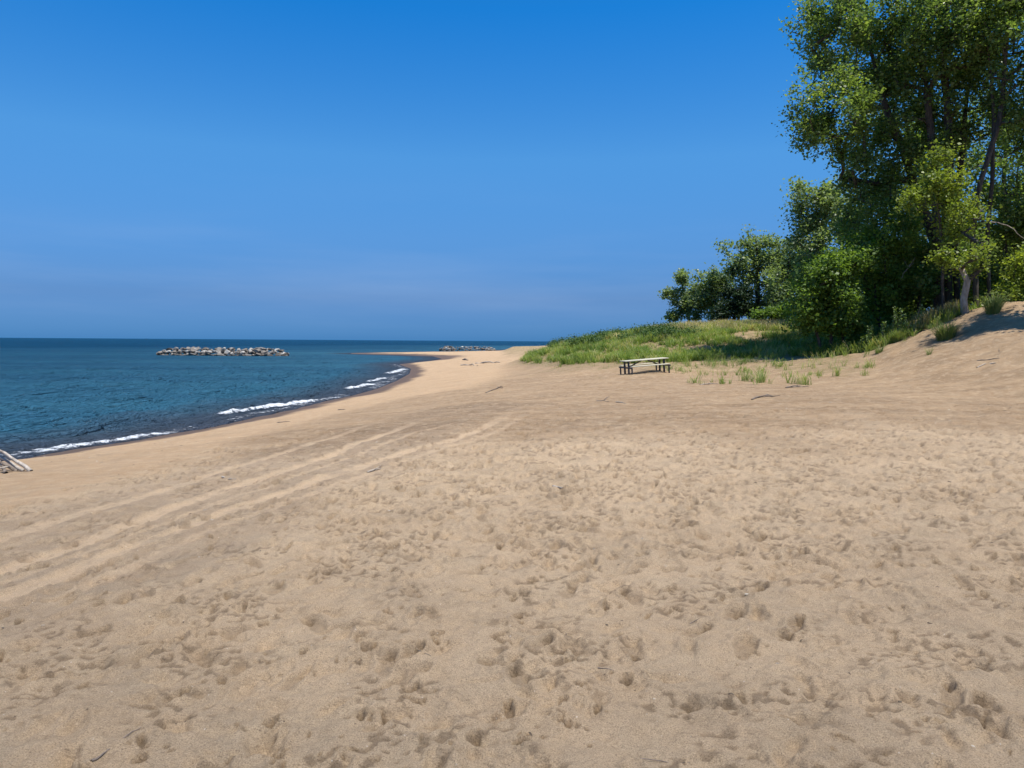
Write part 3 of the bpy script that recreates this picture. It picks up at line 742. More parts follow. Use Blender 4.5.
# the bright bush mass at the left foot of the wood
T('leafy_bush', 'large bright green bush at the left foot of the tall trees', 'bush', 832, 40.0,
  [(828, 300, 40.0), (820, 275, 40.0)],
  [(820, 275, 40.0, 22, 18, 1.8, 1.6), (812, 300, 40.0, 18, 20, 1.6, 1.4), (845, 265, 40.0, 24, 18, 2, 1.5), (838, 305, 40.0, 26, 24, 2, 2), (805, 318, 40.0, 12, 10, 1.2, .7), (822, 328, 40.0, 20, 9, 1.4, .9), (848, 325, 40.0, 18, 9, 1.4, .8)],
  n=380, leaf=LEAF_BRIGHT, seed=16, r0=.12, size=.17, per=34, spread=.34, more=[(.6, [(842, 300, 40.0), (850, 265, 40.0)]), (-.5, [(812, 310, 40.0), (806, 295, 40.0)])])
T('leafy_bush', 'dark shaded bush with dead branches between the bright bush and the trunks', 'bush', 878, 41.5,
  [(876, 300, 41.5), (872, 265, 41.5)],
  [(870, 255, 41.5, 28, 24, 2, 1.8), (872, 300, 41.5, 26, 26, 2, 2), (900, 285, 41.5, 24, 26, 2, 1.6), (850, 320, 40, 16, 12, 1.2, .8), (893, 235, 41.5, 24, 22, 2, 1.2)],
  n=330, leaf=LEAF_BRIGHT, seed=17, r0=.12, size=.17, per=32, spread=.36)
T('leafy_bush', 'mid green bush at the foot of the thick dark trunks, right of the dead branches', 'bush', 918, 41,
  [(918, 290, 41), (920, 270, 41)],
  [(915, 285, 41, 22, 18, 1.6, 1.2), (935, 272, 42, 18, 20, 1.6, 1), (920, 255, 42, 24, 16, 1.6, .9)],
  n=170, leaf=LEAF_COTTON, seed=18, r0=.1, size=.17, per=30, spread=.34)
T('leafy_bush', 'low yellow-green bush on the dune top at the right edge', 'bush', 1012, 35.5,
  [(1012, 290, 35.5), (1014, 275, 35.5)],
  [(1010, 288, 35.5, 20, 10, 1.2, 1.2), (1030, 282, 35.5, 18, 16, 1.5, 1.2), (1018, 262, 36, 18, 18, 1.4, .9), (1000, 300, 35.5, 18, 6, 1, .5)],
  n=150, leaf=LEAF_YELLOW, seed=19, r0=.08, size=.14, per=32, spread=.28)
T('leafy_bush', 'drooping bush with hanging twigs behind the yellow-green bush at the right edge', 'bush', 1008, 39,
  [(1006, 260, 39), (1004, 230, 39)],
  [(1005, 240, 39, 22, 28, 1.6, 1.4), (1025, 225, 39, 18, 26, 1.6, 1), (990, 280, 39, 20, 14, 1.2, .8)],
  n=170, leaf=LEAF_COTTON, seed=20, r0=.1, size=.15, per=28, spread=.34)
for (px, dd, its, nn, sd, lb, lf) in [
    (900, 47, [(890, 290, 47, 34, 34, 2, 2), (925, 280, 47, 30, 30, 2, 1.5), (900, 320, 46, 40, 16, 1.5, 1)], 420, 31, 'deep green thicket in the shade behind the dark bush', 'LEAF_COTTON'),
    (965, 46, [(960, 270, 46, 30, 30, 2, 2), (985, 285, 46, 34, 24, 2, 1.5), (945, 295, 46, 24, 18, 2, 1)], 420, 32, 'deep green thicket behind the pale thin trunk', 'LEAF_COTTON'),
    (1025, 46, [(1020, 270, 46, 30, 34, 2, 2), (1045, 230, 46, 30, 40, 2, 1.5), (1000, 250, 46, 24, 26, 2, 1)], 330, 33, 'deep green thicket in the wood at the right edge', 'LEAF_COTTON'),
    (850, 52, [(850, 290, 52, 24, 30, 2, 2), (835, 310, 52, 24, 16, 2, 1), (865, 260, 52, 24, 24, 2, 1)], 260, 34, 'blue-green thicket behind the bright green bush', 'LEAF_BLUE')]:
    T('leafy_bush', lb, 'bush', px, dd, [(px, 305, dd), (px + 3, 280, dd)], its, n=nn, leaf=globals()[lf], seed=sd, r0=.1, size=.21, per=26, spread=.42)
# trees that close the wood behind and the one whose shade falls on the dune
T('cottonwood_tree', 'cottonwood just outside the right edge whose shade falls on the dune sand', 'tree', 1165, 28.5,
  [(1165, 150, 28.5), (1163, 50, 28.5), (1160, -40, 28.5)],
  [(1168, 110, 28.5, 44, 40, 1.9, 2), (1165, 30, 28.5, 52, 50, 2.2, 2), (1165, -60, 28.5, 50, 40, 2.2, 1.4)],
  n=260, leaf=LEAF_COTTON, group=GT, seed=21, r0=.3, size=.2, per=26, spread=.5)

# dead branches in the bush
def stick_obj(name, label, cat, pts, r, m, group=None, seed=0, branches=()):
    pts = np.array(pts, float); o0 = pts[0].copy(); P = pts - o0
    L = np.concatenate([[0], np.cumsum(np.linalg.norm(np.diff(P, axis=0), axis=1))]); g_ = np.random.default_rng(seed)
    n_ = max(5, 8); t = np.linspace(0, L[-1], n_); Q = np.stack([np.interp(t, L, P[:, k]) for k in range(3)], -1)
    Q[1:-1] += g_.normal(0, L[-1] * .012, (n_ - 2, 3))
    parts = [tube(Q, np.linspace(r, r * .45, n_), 7, True, .15, seed)]
    for (f, v, rr) in branches:
        i = int(f * (n_ - 1)); q = Q[i]; e = q + np.array(v)
        parts.append(tube(np.array([q, (q + e) / 2 + g_.normal(0, .02, 3), e]), [rr, rr * .8, rr * .3], 5, True, .1, seed))
    V, Fq = merge(parts); me = new_mesh(name, V, Fq); smooth(me)
    o = link(name, me, m, loc=o0); tag(o, label, cat, group); return o
def pd(*q): return at_depth(*q)
stick_obj('dead_branch', 'long bare grey branch slanting down out of the bright bush', 'branch', [pd(860, 336, 40.5), pd(845, 318, 40.6), pd(818, 302, 40.9)], .03, TWIG, seed=1, branches=[(.5, (-.5, 0, .9), .015), (.3, (-.6, 0, .25), .015)])
stick_obj('dead_branch', 'forked bare twig pale against the dark bush beside the trunks', 'branch', [pd(900, 280, 40.2), pd(908, 268, 40.2), pd(915, 258, 40.2)], .025, TWIG, seed=2, branches=[(.3, (.6, 0, .6), .015), (.6, (-.3, 0, .5), .012)])
stick_obj('dead_branch', 'pale curved branch arching out of the trees at the right edge', 'branch', [pd(990, 222, 36.6), pd(1008, 225, 36.5), pd(1018, 234, 36.4), pd(1026, 240, 36.4)], .03, TWIG, seed=3)

# ------------------------------------------------------------------ grass
def blades(P, h, w, lean, g_, az=None):
    """curved grass blades: 3 segment ribbons"""
    n_ = len(P); a = g_.uniform(0, 2 * math.pi, n_) if az is None else az; d = np.stack([np.cos(a), np.sin(a), a * 0], -1); s = np.stack([-np.sin(a + g_.normal(0, .7, n_)), np.cos(a), a * 0], -1)
    h = h[:, None]; l = (lean * g_.uniform(.3, 1.3, n_))[:, None]; w = w[:, None] if np.ndim(w) else w
    up = np.array([0, 0, 1.0])
    p0 = P; p1 = P + up * h * .45 + d * h * l * .2; p2 = P + up * h * .8 + d * h * l * .55; p3 = P + up * h * (1 - .25 * l) + d * h * l
    V = np.stack([p0 - s * w, p0 + s * w, p1 + s * w * .9, p1 - s * w * .9, p2 + s * w * .6, p2 - s * w * .6, p3 + s * w * .1, p3 - s * w * .1], 1).reshape(-1, 3)
    b = np.arange(n_)[:, None] * 8
    Fq = np.concatenate([b + [[0, 1, 2, 3]], b + [[3, 2, 4, 5]], b + [[5, 4, 6, 7]]], 1).reshape(-1, 4)
    return V, Fq
GRASS = rgb_jitter_mat('dune grass blades', [(.085, .145, .034), (.135, .21, .044), (.19, .265, .062), (.27, .31, .11), (.46, .40, .22)], .55, .36, .3)
GRASSY = rgb_jitter_mat('dry tan grass', [(.13, .15, .05), (.27, .24, .12), (.42, .35, .2), (.5, .42, .27)], .7, .25, .2)
GRASSD = rgb_jitter_mat('dark dune plants', [(.04, .085, .022), (.06, .115, .030), (.09, .15, .04)], .6, .2, .3)
TUSS = rgb_jitter_mat('tussock grass', [(.075, .13, .03), (.11, .17, .042), (.16, .21, .065), (.28, .27, .12)], .6, .25, .3)

gg = np.random.default_rng(77)
def region_pts(n_, poly_px_world, dens):
    xs, ys = poly_px_world[:, 0], poly_px_world[:, 1]
    x = gg.uniform(xs.min(), xs.max(), n_); y = gg.uniform(ys.min(), ys.max(), n_)
    m = inside(x, y, [tuple(p) for p in poly_px_world]); x = x[m]; y = y[m]
    k = gg.random(len(x)) < dens(x, y); x = x[k]; y = y[k]
    return np.stack([x, y, grid_interp(Z, x, y) - .03], -1)
def wp(px, d): return (ray(px, 360)[0] * d, d)
field = np.array([wp(521, 63), wp(540, 57), wp(570, 50), wp(600, 45.5), wp(625, 43.5), wp(660, 43), wp(700, 43), wp(735, 43), wp(790, 41.5), wp(830, 39), wp(880, 37), wp(915, 36), wp(945, 36.5), wp(985, 36), wp(1030, 34.5),
                  wp(1080, 36), wp(1040, 44), wp(900, 50), wp(860, 62), wp(800, 85), wp(700, 95), wp(600, 95), wp(545, 85), wp(528, 72)])
def dens_field(x, y):
    nz = fbm(x / 3.2, y / 3.2, 3, 500)
    px = 512 + x / y * F
    bare = sstep(.02, .30, nz + .25 * fbm(x / .9, y / .9, 2, 505)) * sstep(44, 49, y) * .93
    base = 1 - bare
    # sandy blow-out with shade in front of the bush
    hole = np.exp(-(((px - 770) / 42) ** 2)) * np.exp(-(((y - 45.5) / 2.4) ** 2))
    d = base * (1 - .9 * hole)
    d *= np.where(px > 850, .8, 1)
    return np.clip(d, .03, 1)
Pt = region_pts(26000, field, dens_field)
kt = gg.integers(8, 26, len(Pt)); AZ = gg.uniform(0, 2 * math.pi, kt.sum()); rt = np.abs(gg.normal(0, .085, kt.sum())); P = np.repeat(Pt, kt, 0)
P[:, 0] += rt * np.cos(AZ); P[:, 1] += rt * np.sin(AZ); P[:, 2] = grid_interp(Z, P[:, 0], P[:, 1]) - .03
TH_ = np.repeat(gg.uniform(.55, 1.25, len(Pt)), kt); TC_ = np.repeat(gg.normal(0, .2, len(Pt)), kt)
hgt = TH_ * gg.uniform(.25, .62, len(P)) * (1 + .5 * fbm(P[:, 0] / 2, P[:, 1] / 2, 2, 520))
pxg = 512 + P[:, 0] / P[:, 1] * F
tan_zone = sstep(55, 60, P[:, 1]) * sstep(640, 690, pxg)
low = 1 - .35 * sstep(40, 36, P[:, 1])
sparse = np.array([wp(640, 43), wp(690, 33), wp(740, 29.5), wp(800, 28.5), wp(870, 29.5), wp(900, 33), wp(930, 34.5), wp(900, 38), wp(800, 43), wp(700, 45)])
sc_ = region_pts(1700, sparse, lambda x, y: (.04 + .7 * sstep(.0, .5, fbm(x / 2.3, y / 3.0, 2, 570))) * sstep(27.5, 37, y))
kk = gg.integers(4, 14, len(sc_)); Ps = np.repeat(sc_, kk, 0); Ps[:, :2] += gg.normal(0, .06, (len(Ps), 2)); Ps[:, 2] = grid_interp(Z, Ps[:, 0], Ps[:, 1]) - .03
edge_ = np.array([wp(515, 63), wp(560, 47), wp(600, 42.5), wp(660, 40.5), wp(740, 40), wp(740, 45), wp(600, 48), wp(540, 60)])
Pe = region_pts(3200, edge_, lambda x, y: .05 + .95 * sstep(-.05, .3, fbm(x / 1.5, y / 1.5, 2, 580)))
nmain = len(P); P = np.concatenate([P, Ps, Pe]); hgt = np.concatenate([hgt, gg.uniform(.15, .55, len(Ps)), gg.uniform(.15, .4, len(Pe))])
pxg = 512 + P[:, 0] / P[:, 1] * F; tan_zone = sstep(55, 60, P[:, 1]) * sstep(640, 690, pxg)
low = np.where(np.arange(len(P)) < nmain, 1 - .35 * sstep(40, 36, P[:, 1]), 1)
V, Fq = blades(P, hgt * low, np.where(np.arange(len(P)) < nmain, gg.uniform(.008, .019, len(P)), gg.uniform(.005, .009, len(P))), np.where(np.arange(len(P)) < nmain, .85, 1.0), gg, np.concatenate([AZ, gg.uniform(0, 6.28, len(P) - nmain)]))
rn = np.clip(.42 + .5 * fbm(P[:, 0] / 2.4, P[:, 1] / 2.4, 3, 530) + np.concatenate([TC_, gg.normal(0, .15, len(P) - nmain)]) + gg.normal(0, .14, len(P)) + .3 * tan_zone, 0, 1)
me = new_mesh('dune grass', V, Fq); attr(me, 'rnd', np.repeat(rn, 8)); o = link('dune_grass', me, GRASS); o['kind'] = 'stuff'
tag(o, 'green beach grass covering the dune behind the picnic table', 'grass')
brow = np.array([wp(800, 40.5), wp(850, 37.4), wp(900, 35.4), wp(940, 35.0), wp(962, 35.4), wp(962, 37.5), wp(900, 38.5), wp(850, 40.5), wp(810, 42.5)])
Pt = region_pts(1500, brow, lambda x, y: .12 + .88 * sstep(-.15, .25, fbm(x / 1.1, y / 1.1, 2, 590)))
kt = gg.integers(10, 28, len(Pt)); az_ = gg.uniform(0, 6.28, kt.sum()); rt = np.abs(gg.normal(0, .08, kt.sum())); Pb = np.repeat(Pt, kt, 0); Pb[:, 0] += rt * np.cos(az_); Pb[:, 1] += rt * np.sin(az_); Pb[:, 2] = grid_interp(Z, Pb[:, 0], Pb[:, 1]) - .03
Vb, Fb = blades(Pb, np.repeat(gg.uniform(.35, .95, len(Pt)), kt) * gg.uniform(.5, 1, len(Pb)), gg.uniform(.006, .015, len(Pb)), .8, gg, az_)
meb = new_mesh('brow grass', Vb, Fb); attr(meb, 'rnd', np.repeat(np.clip(gg.normal(.5, .25, len(Pb)), 0, 1), 8)); ob = link('brow_grass', meb, GRASS); ob['kind'] = 'stuff'
tag(ob, 'fresh green grass along the brow of the sand slope below the bushes', 'grass')
# dry tan grass along the crest and at the foot of the trees
crest = np.array([wp(655, 60), wp(700, 57), wp(760, 57), wp(830, 56), wp(850, 66), wp(790, 76), wp(690, 78), wp(640, 70)])
P1 = region_pts(52000, crest, lambda x, y: sstep(-.35, .3, fbm(x / 2.5, y / 2.5, 2, 540)))
edge = np.array([wp(905, 36.5), wp(925, 36), wp(955, 35.6), wp(955, 37.5), wp(915, 38.5)])
P2 = region_pts(5200, edge, lambda x, y: x * 0 + .6)
P_ = np.concatenate([P1, P2]); hh = np.concatenate([gg.uniform(.35, .85, len(P1)), gg.uniform(.4, 1.0, len(P2))])
V, Fq = blades(P_, hh, gg.uniform(.008, .018, len(P_)), .4, gg)
rn = np.concatenate([gg.uniform(0, 1, len(P1)), gg.uniform(0, .7, len(P2))])
me = new_mesh('dry grass', V, Fq); attr(me, 'rnd', np.repeat(rn, 8)); o = link('dry_grass', me, GRASSY); o['kind'] = 'stuff'
tag(o, 'tall tan seeding grass on the dune crest below the far trees', 'grass')
# low dark leafy plants along the skyline of the dune
dk = np.array([wp(548, 66), wp(590, 58), wp(640, 55), wp(680, 54), wp(700, 56), wp(660, 64), wp(600, 68), wp(560, 76)])
P = region_pts(3600, dk, lambda x, y: sstep(-.05, .25, fbm(x / 2.6, y / 2.6, 2, 560)) * .5)
V, Fq, rnd = leaves(P + [0, 0, .38], .10, 52, .24, gg, 0, .9)
me = new_mesh('plants', V, Fq); attr(me, 'rnd', rnd); o = link('ground_cover', me, GRASSD); o['kind'] = 'stuff'
tag(o, 'low dark green plants growing in patches along the dune skyline', 'plants')
# tall weeds with small leaves in front of the dark bush
weeds = []
weedm = rgb_jitter_mat('weed leaves', [(.09, .15, .045), (.14, .21, .065), (.2, .27, .1)], .6, .3, .3)
WL = [('tall thin weed leftmost in the row before the dark bush', 868, 39.0, 1.0), ('tall leafy weed second in the row before the dark bush', 879, 38.6, 1.15), ('tallest leafy weed in the row before the dark bush', 890, 38.2, 1.5),
      ('slender weed right of the tallest one before the dark bush', 899, 38.0, 1.25), ('weed beside the tan grass, rightmost of the row before the dark bush', 909, 37.4, 1.2), ('short weed leaning left at the lower end of the row', 861, 38.8, .8)]
for i, (lb, px, d, hh) in enumerate(WL):
    b = gp(px, d); b = gp(px, d - 1.6); hh *= 1.25; ro = empty('tall_weed', b); tag(ro, lb, 'weed', 'tall weeds in front of the bush')
    g_ = np.random.default_rng(600 + i); st = []; C = []
    for k in range(3):
        lx = g_.normal(0, .14); ly = g_.normal(0, .1); h_ = hh * g_.uniform(.7, 1)
        Pn = np.array([[lx * .3, ly * .3, -.05], [lx * .7, ly * .7, h_ * .5], [lx * 1.4, ly * 1.4, h_]]); st.append(tube(Pn, [.012, .009, .005], 4, False))
        for f in np.linspace(.15, 1, 12): C.append([lx * (.3 + 1.1 * f), ly * (.3 + 1.1 * f), h_ * f])
    V, Fq = merge(st); me = new_mesh('stem', V, Fq); link('stem', me, TWIG, ro)
    V, Fq, rnd = leaves(np.array(C), .10, 5, .055, g_, 0); me = new_mesh('foliage', V, Fq); attr(me, 'rnd', rnd); link('foliage', me, weedm, ro)

# separate tussocks on the open sand
TUS = [('round green grass tussock on bare sand, left of the larger one on the dune slope', 899, 341, 0.55, .42, 330, 0), ('largest grass tussock alone on the dune slope near the right edge', 946, 339, .72, .55, 460, 0),
       ('tiny sprig of grass on the sand below the largest tussock', 929, 355, .2, .28, 26, 0), ('small tussock at the left of the round green one', 879, 353, .3, .28, 90, 0),
       ('sparse wide yellowish tuft at the front of the dune, right of the picnic table', 757, 382, .8, .62, 210, 1), ('thin grass tuft on bare sand nearest the right end of the picnic table', 697, 383, .35, .42, 50, 1),
       ('low faded tuft between the thin tuft and the wide yellowish one', 722, 384, .5, .38, 70, 1), ('upright tuft right of the wide yellowish one', 797, 384, .35, .7, 90, 1), ('small tuft behind the wide yellowish one', 745, 372, .5, .4, 90, 1),
       ('narrow upright tuft standing between two sand ledges', 838, 376, .2, .5, 36, 1), ('dim tuft on a root ledge left of the tussocks', 861, 368, .4, .35, 70, 1), ('dead brown sprig with a few blades at the ledge end', 864, 376, .15, .3, 18, 1),
       ('leafy green tuft on the slope above the upright tuft', 813, 352, .7, .5, 240, 0), ('thin tuft right of the upright one', 815, 376, .35, .4, 50, 1),
       ('dark green tussock at the dune top beside the yellow-green bush', 993, 313, .55, .65, 330, 0), ('tuft of grass in the mouth of the shaded hollow', 780, 366, .45, .45, 70, 1),
       ('wispy tuft at the grass edge above the picnic table end', 690, 366, .4, .4, 60, 1), ('scrap of grass on the sand left of the picnic table', 560, 366, .35, .3, 40, 1)]
for i, (lb, px, py, rad, hh, n_, sp) in enumerate(TUS):
    p = hit(px, py); g_ = np.random.default_rng(700 + i); n_ = int(n_ * 1.5); hh *= 1.25
    a = g_.uniform(0, 6.28, n_); r = rad * np.sqrt(g_.random(n_)) * (1 if sp else .75)
    if sp:
        kx_ = g_.normal(0, rad * .55, (max(3, n_ // 14), 2)); ii = g_.integers(0, len(kx_), n_); x = kx_[ii, 0] * .8 + g_.normal(0, .05, n_); y = kx_[ii, 1] * 1.9 + g_.normal(0, .05, n_)
    else: x = r * np.cos(a); y = r * np.sin(a)
    if not sp: x *= .62; y *= .62
    z = grid_interp(Z, p[0] + x, p[1] + y) - p[2] - .02
    Pn = np.stack([x, y, z], -1)
    hs_ = hh * (1 if sp else 1.45) * g_.uniform(.3, 1.05, n_) * (1 - .35 * (np.hypot(x, y) / rad).clip(0, 1))
    V, Fq = blades(Pn, hs_, g_.uniform(.004, .010, n_), 1.0 if not sp else .9, g_, None if sp else np.arctan2(y, x) + g_.normal(0, .5, n_))
    me = new_mesh('tussock', V, Fq); attr(me, 'rnd', np.repeat(g_.uniform(0, 1, n_), 8))
    o = link('grass_tussock', me, TUSS if not sp else GRASS, loc=p); tag(o, lb, 'grass tuft', 'grass tufts standing on bare sand')

# ------------------------------------------------------------------ picnic table
def wood_mat(name, a, b_):
    m, nt, b, out = mat(name); g = N(nt); p = g.objpos()
    n1 = g.noise(p, 6, 5, .7, (.25, 6, 3)); g.l(g.mix(g.ramp(n1, (.35, 0.), (.65, 1.)), a, b_), b.inputs['Base Color'])
    b.inputs['Roughness'].default_value = .75; g.l(g.bump(n1, .01, .6), b.inputs['Normal']); return m
PL = wood_mat('weathered pale planks', (.40, .375, .28), (.58, .55, .42)); DK = wood_mat('dark stained timber', (.035, .032, .036), (.075, .07, .075))
def picnic():
    pl = hit(623.5, 375.2); pr_ = hit(665.5, 371)
    # real table: 2.44 m long
    d0 = 36.0
    a = at_depth(622, 374.8, d0); b = at_depth(667, 371, 36.9); c = (a + b) / 2
    c[2] = gz(c[0], c[1]) - .05; ang = R(15)
    ca_, sa_ = math.cos(ang), math.sin(ang); tilt = math.atan2(gz(c[0] + ca_, c[1] + sa_) - gz(c[0] - ca_, c[1] - sa_), 2.0)
    ro = empty('picnic_table', c, ang); tag(ro, 'weathered picnic table with pale plank top and dark legs on the open sand', 'picnic table')
    ro.rotation_euler = (0, -tilt, ang)
    L = 2.36; hz = 0.72
    def part(name, boxes, m, bev=.006):
        V, Fq = merge(boxes); me = new_mesh(name, V, Fq); bevel(me, bev); return link(name, me, m, ro)
    part('tabletop', [box(0, y, hz, L, .138, .042) for y in np.linspace(-.30, .30, 5)], PL)
    for s in (-1, 1):
        part('bench', [box(-s * .0, s * .66 + q, .455, L - .36, .135, .040) for q in (-.072, .072)], PL)
    zl = c[2]
    for s in (-1, 1):
        x = s * (L / 2 - .22); bx = []
        for q in (-.24, .24): bx.append(box(x, q, .315, .075, .09, .83))
        bx.append(box(x + .066 * s, 0, .70, .04, .70, .07)); bx.append(box(x + .066 * s, 0, .385, .04, 1.60, .075))
        fo = part('leg_frame', bx, DK)
        for q in (-.70, .70):
            po = part('bench_leg', [box(x + .035 * s, q, .16, .05, .09, .52)], DK); po.parent = fo
        p0 = np.array([x - .05 * s, 0, .36]); p1 = np.array([s * .12, 0, .715]); v = p1 - p0; an = math.atan2(v[2], v[0])
        rot = [[math.cos(an), 0, -math.sin(an)], [0, 1, 0], [math.sin(an), 0, math.cos(an)]]
        m_ = (p0 + p1) / 2
        part('brace', [box(m_[0], 0, m_[2], np.linalg.norm(v), .07, .05, rot)], DK, .004)
picnic()

# ------------------------------------------------------------------ breakwaters
def rock_mat():
    m, nt, b, out = mat('limestone boulder'); g = N(nt)
    oi = g.n('ShaderNodeObjectInfo').outputs['Random']
    base = g.ramp(oi, (0, (.10, .085, .07)), (.3, (.20, .17, .14)), (.6, (.27, .245, .215)), (1, (.52, .50, .46)))
    p = g.pos(); n1 = g.noise(p, 1.5, 5, .65)
    c = g.mix(g.ramp(n1, (.35, 0.), (.65, .7)), base, g.mix(1.0, base, (.6, .57, .52), 'MULTIPLY'))
    sep = g.n('ShaderNodeSeparateXYZ'); g.l(p, sep.inputs[0])
    c = g.mix(g.ramp(g.math('ADD', sep.outputs[2], g.math('MULTIPLY', n1, .4)), (.30, .85), (.95, 0.)), c, (.045, .04, .034))
    g.l(c, b.inputs['Base Color']); b.inputs['Roughness'].default_value = .85; g.l(g.bump(n1, .25, 1), b.inputs['Normal'])
    return m
ROCK = rock_mat()
def rock_mesh(seed):
    import bmesh
    g_ = np.random.default_rng(seed); bm = bmesh.new(); bmesh.ops.create_icosphere(bm, subdivisions=3, radius=1)
    V = np.array([v.co[:] for v in bm.verts])
    for k in range(11):
        nrm = g_.normal(0, 1, 3); nrm /= np.linalg.norm(nrm); d = g_.uniform(.45, .8); t = V @ nrm; V = V - np.outer(np.clip(t - d, 0, None), nrm)
    for v, c in zip(bm.verts, V): v.co = c
    me = bpy.data.meshes.new('boulder'); bm.to_mesh(me); bm.free(); me.materials.append(ROCK); return me
RM = [rock_mesh(900 + k) for k in range(10)]
def breakwater(x0p, x1p, pyw, d0, d1, n_, group, label, hgt, seed, wdt):
    g_ = np.random.default_rng(seed)
    a = at_depth(x0p, pyw, d0)[:2]; b = at_depth(x1p, pyw, d1)[:2]; v = b - a; L = np.linalg.norm(v); v = v / L; nn = np.array([-v[1], v[0]])
    rows = [(-.46, .02, .62), (-.24, .40, .60), (0.0, .72, .56), (.30, .35, .7)]
    per_row = [int(n_ * f) for f in (.30, .28, .27, .15)]
    for (wf, zf, sz), m_ in zip(rows, per_row):
        for k in range(m_):
            t = (k + g_.uniform(.1, .9)) / m_; t = .012 + .976 * t
            endf = min(1, min(t, 1 - t) * 9 + .22); w = wf * wdt * endf + g_.normal(0, .16)
            s = sz * .86 * g_.uniform(.55, 1.5) * (L / 29) ** .5
            z = zf * hgt * endf + g_.normal(0, .08) + .12 * math.sin(t * 23 + seed)
            p = a + v * t * L + nn * w
            o = bpy.data.objects.new('boulder', RM[g_.integers(0, len(RM))]); COL.objects.link(o)
            o.location = (p[0], p[1], z); o.scale = (s * g_.uniform(.9, 1.7), s * g_.uniform(.8, 1.2), s * g_.uniform(.5, .85)); o.rotation_euler = (g_.normal(0, .3), g_.normal(0, .3), g_.uniform(0, 6.28))
            tag(o, label, 'boulder', group)
breakwater(158, 290, 355.2, 159, 159, 195, 'boulders of the near breakwater', 'grey boulder in the near offshore breakwater left of the sand spit', 1.85, 21, 4.6)
breakwater(438, 496, 350.9, 252, 252, 105, 'boulders of the far breakwater', 'grey boulder in the far breakwater behind the sand spit', 1.9, 22, 4.4)

# ------------------------------------------------------------------ driftwood
DRIFT = bark_mat('bleached driftwood', (.25, .21, .17), (.50, .44, .37)); DRIFTD = bark_mat('brown driftwood', (.11, .085, .065), (.26, .21, .165))
DG = 'driftwood poles leaning in a pile at the left edge'
pb = hit(22, 471); dz = pb[1]
def pile(px0, py0, dd0, px1, py1, dd1, r, m, lb, k, nm='driftwood_pole'):
    stick_obj(nm, lb, 'driftwood', [at_depth(px0, py0, dz + dd0), at_depth(px1, py1, dz + dd1)], r * .62, m, DG, k)
pile(31, 471.5, -.3, -14, 441, .5, .055, DRIFT, 'longest bleached pole leaning on top of the pile at the left edge', 1)
pile(24, 471, 0, -18, 447, .4, .05, DRIFT, 'grey pole just under the long bleached one', 2)
pile(17, 471.5, .3, -20, 449, .7, .06, DRIFTD, 'dark brown pole under the bleached poles', 3)
pile(12, 467.5, .5, -22, 452, .9, .045, DRIFTD, 'second dark pole, deeper in the pile', 4)
pile(6, 473, -.2, 1, 464, .3, .05, DRIFTD, 'short dark stub propping the pile at its front', 5)
pile(-20, 470, -.2, 10, 467.0, .1, .045, DRIFT, 'pale pole lying level across the foot of the pile', 6)
# scattered sticks
SG = 'sticks washed up on the sand'
def lying(px0, py0, px1, py1, r, m, lb, k, nm='driftwood_stick', br=()):
    r = r * (.62 if nm == 'driftwood_stick' else .85)
    a = hit(px0, py0); b = hit(px1, py1); mid = (a + b) / 2; mid[2] = gz(mid[0], mid[1]) + r * .9
    a[2] += r * .1; b[2] += r * .3
    stick_obj(nm, lb, 'driftwood', [a, mid, b], r, m, SG, k, br)
lying(367, 472.5, 381, 469, .022, DRIFT, 'pale stick on the sand beside the tyre tracks, right of the middle of them', 31, br=[(.5, (.1, .05, .06), .01)])
lying(222, 478, 236, 479.5, .018, DRIFT, 'pale stick lying level beside the tyre tracks further left', 32)
lying(553, 486.5, 568, 488, .02, DRIFT, 'bleached stick on trampled sand in the middle of the beach', 33)
lying(277, 423, 290, 421.5, .03, DRIFTD, 'brown stick on the smooth fore beach', 34)
lying(338, 410, 345, 409.5, .035, DRIFTD, 'short brown stick on the fore beach further along', 35)
lying(461, 365.3, 478, 365.6, .10, DRIFT, 'long pale log on the sand left of the dune tip', 36, 'driftwood_log')
lying(476, 363.5, 500, 362.6, .12, DRIFT, 'bleached log with broken end just behind the long pale log', 37, 'driftwood_log')
lying(463, 360, 468, 360.4, .16, DRIFTD, 'dark stump of driftwood nearest the spit', 38, 'driftwood_log')
lying(486, 393, 503, 388, .05, DRIFTD, 'dark branch lying at the edge of the trampled sand', 39, br=[(.4, (.5, .2, .2), .025), (.7, (.3, -.2, .15), .02)])
lying(597, 401, 609, 402, .03, DRIFTD, 'dark twig on sand below the picnic table', 40, br=[(.6, (.2, .1, .12), .015)])
lying(616, 402, 626, 404, .03, DRIFT, 'pale twig beside the dark one below the picnic table', 41)
lying(977, 361, 1008, 359, .03, DRIFTD, 'dark stick with a pale tip on the slope at the right edge', 42)
lying(977, 368, 986, 364, .05, DRIFT, 'bleached chunk of wood on the slope below the dark stick', 43)
lying(990, 364, 996, 363.4, .04, DRIFT, 'smaller bleached chunk beside the other on the slope', 44)
lying(999, 349, 998.5, 358, .012, DRIFTD, 'thin twig standing near the right edge slope', 45)
lying(91, 762, 108, 750, .010, DRIFTD, 'dark root end in the bottom left corner', 46)
lying(108, 751, 141, 728, .006, DRIFTD, 'thin long twig running from the dark root end', 47)
lying(418, 652, 439, 664, .004, DRIFTD, 'hair-thin curved twig left of centre in the near sand', 48)
lying(690, 624, 699, 619, .006, DRIFTD, 'tiny dark twig on trampled sand right of centre', 49)
lying(640, 759, 690, 763, .004, DRIFTD, 'hair-thin twig in the near sand at the bottom', 50)
lying(598, 668, 614, 671, .005, DRIFTD, 'short thin twig in the near sand below centre', 51)
lying(650, 362.5, 640, 363.3, .03, DRIFT, 'pale stick in the grass behind the picnic table', 52)
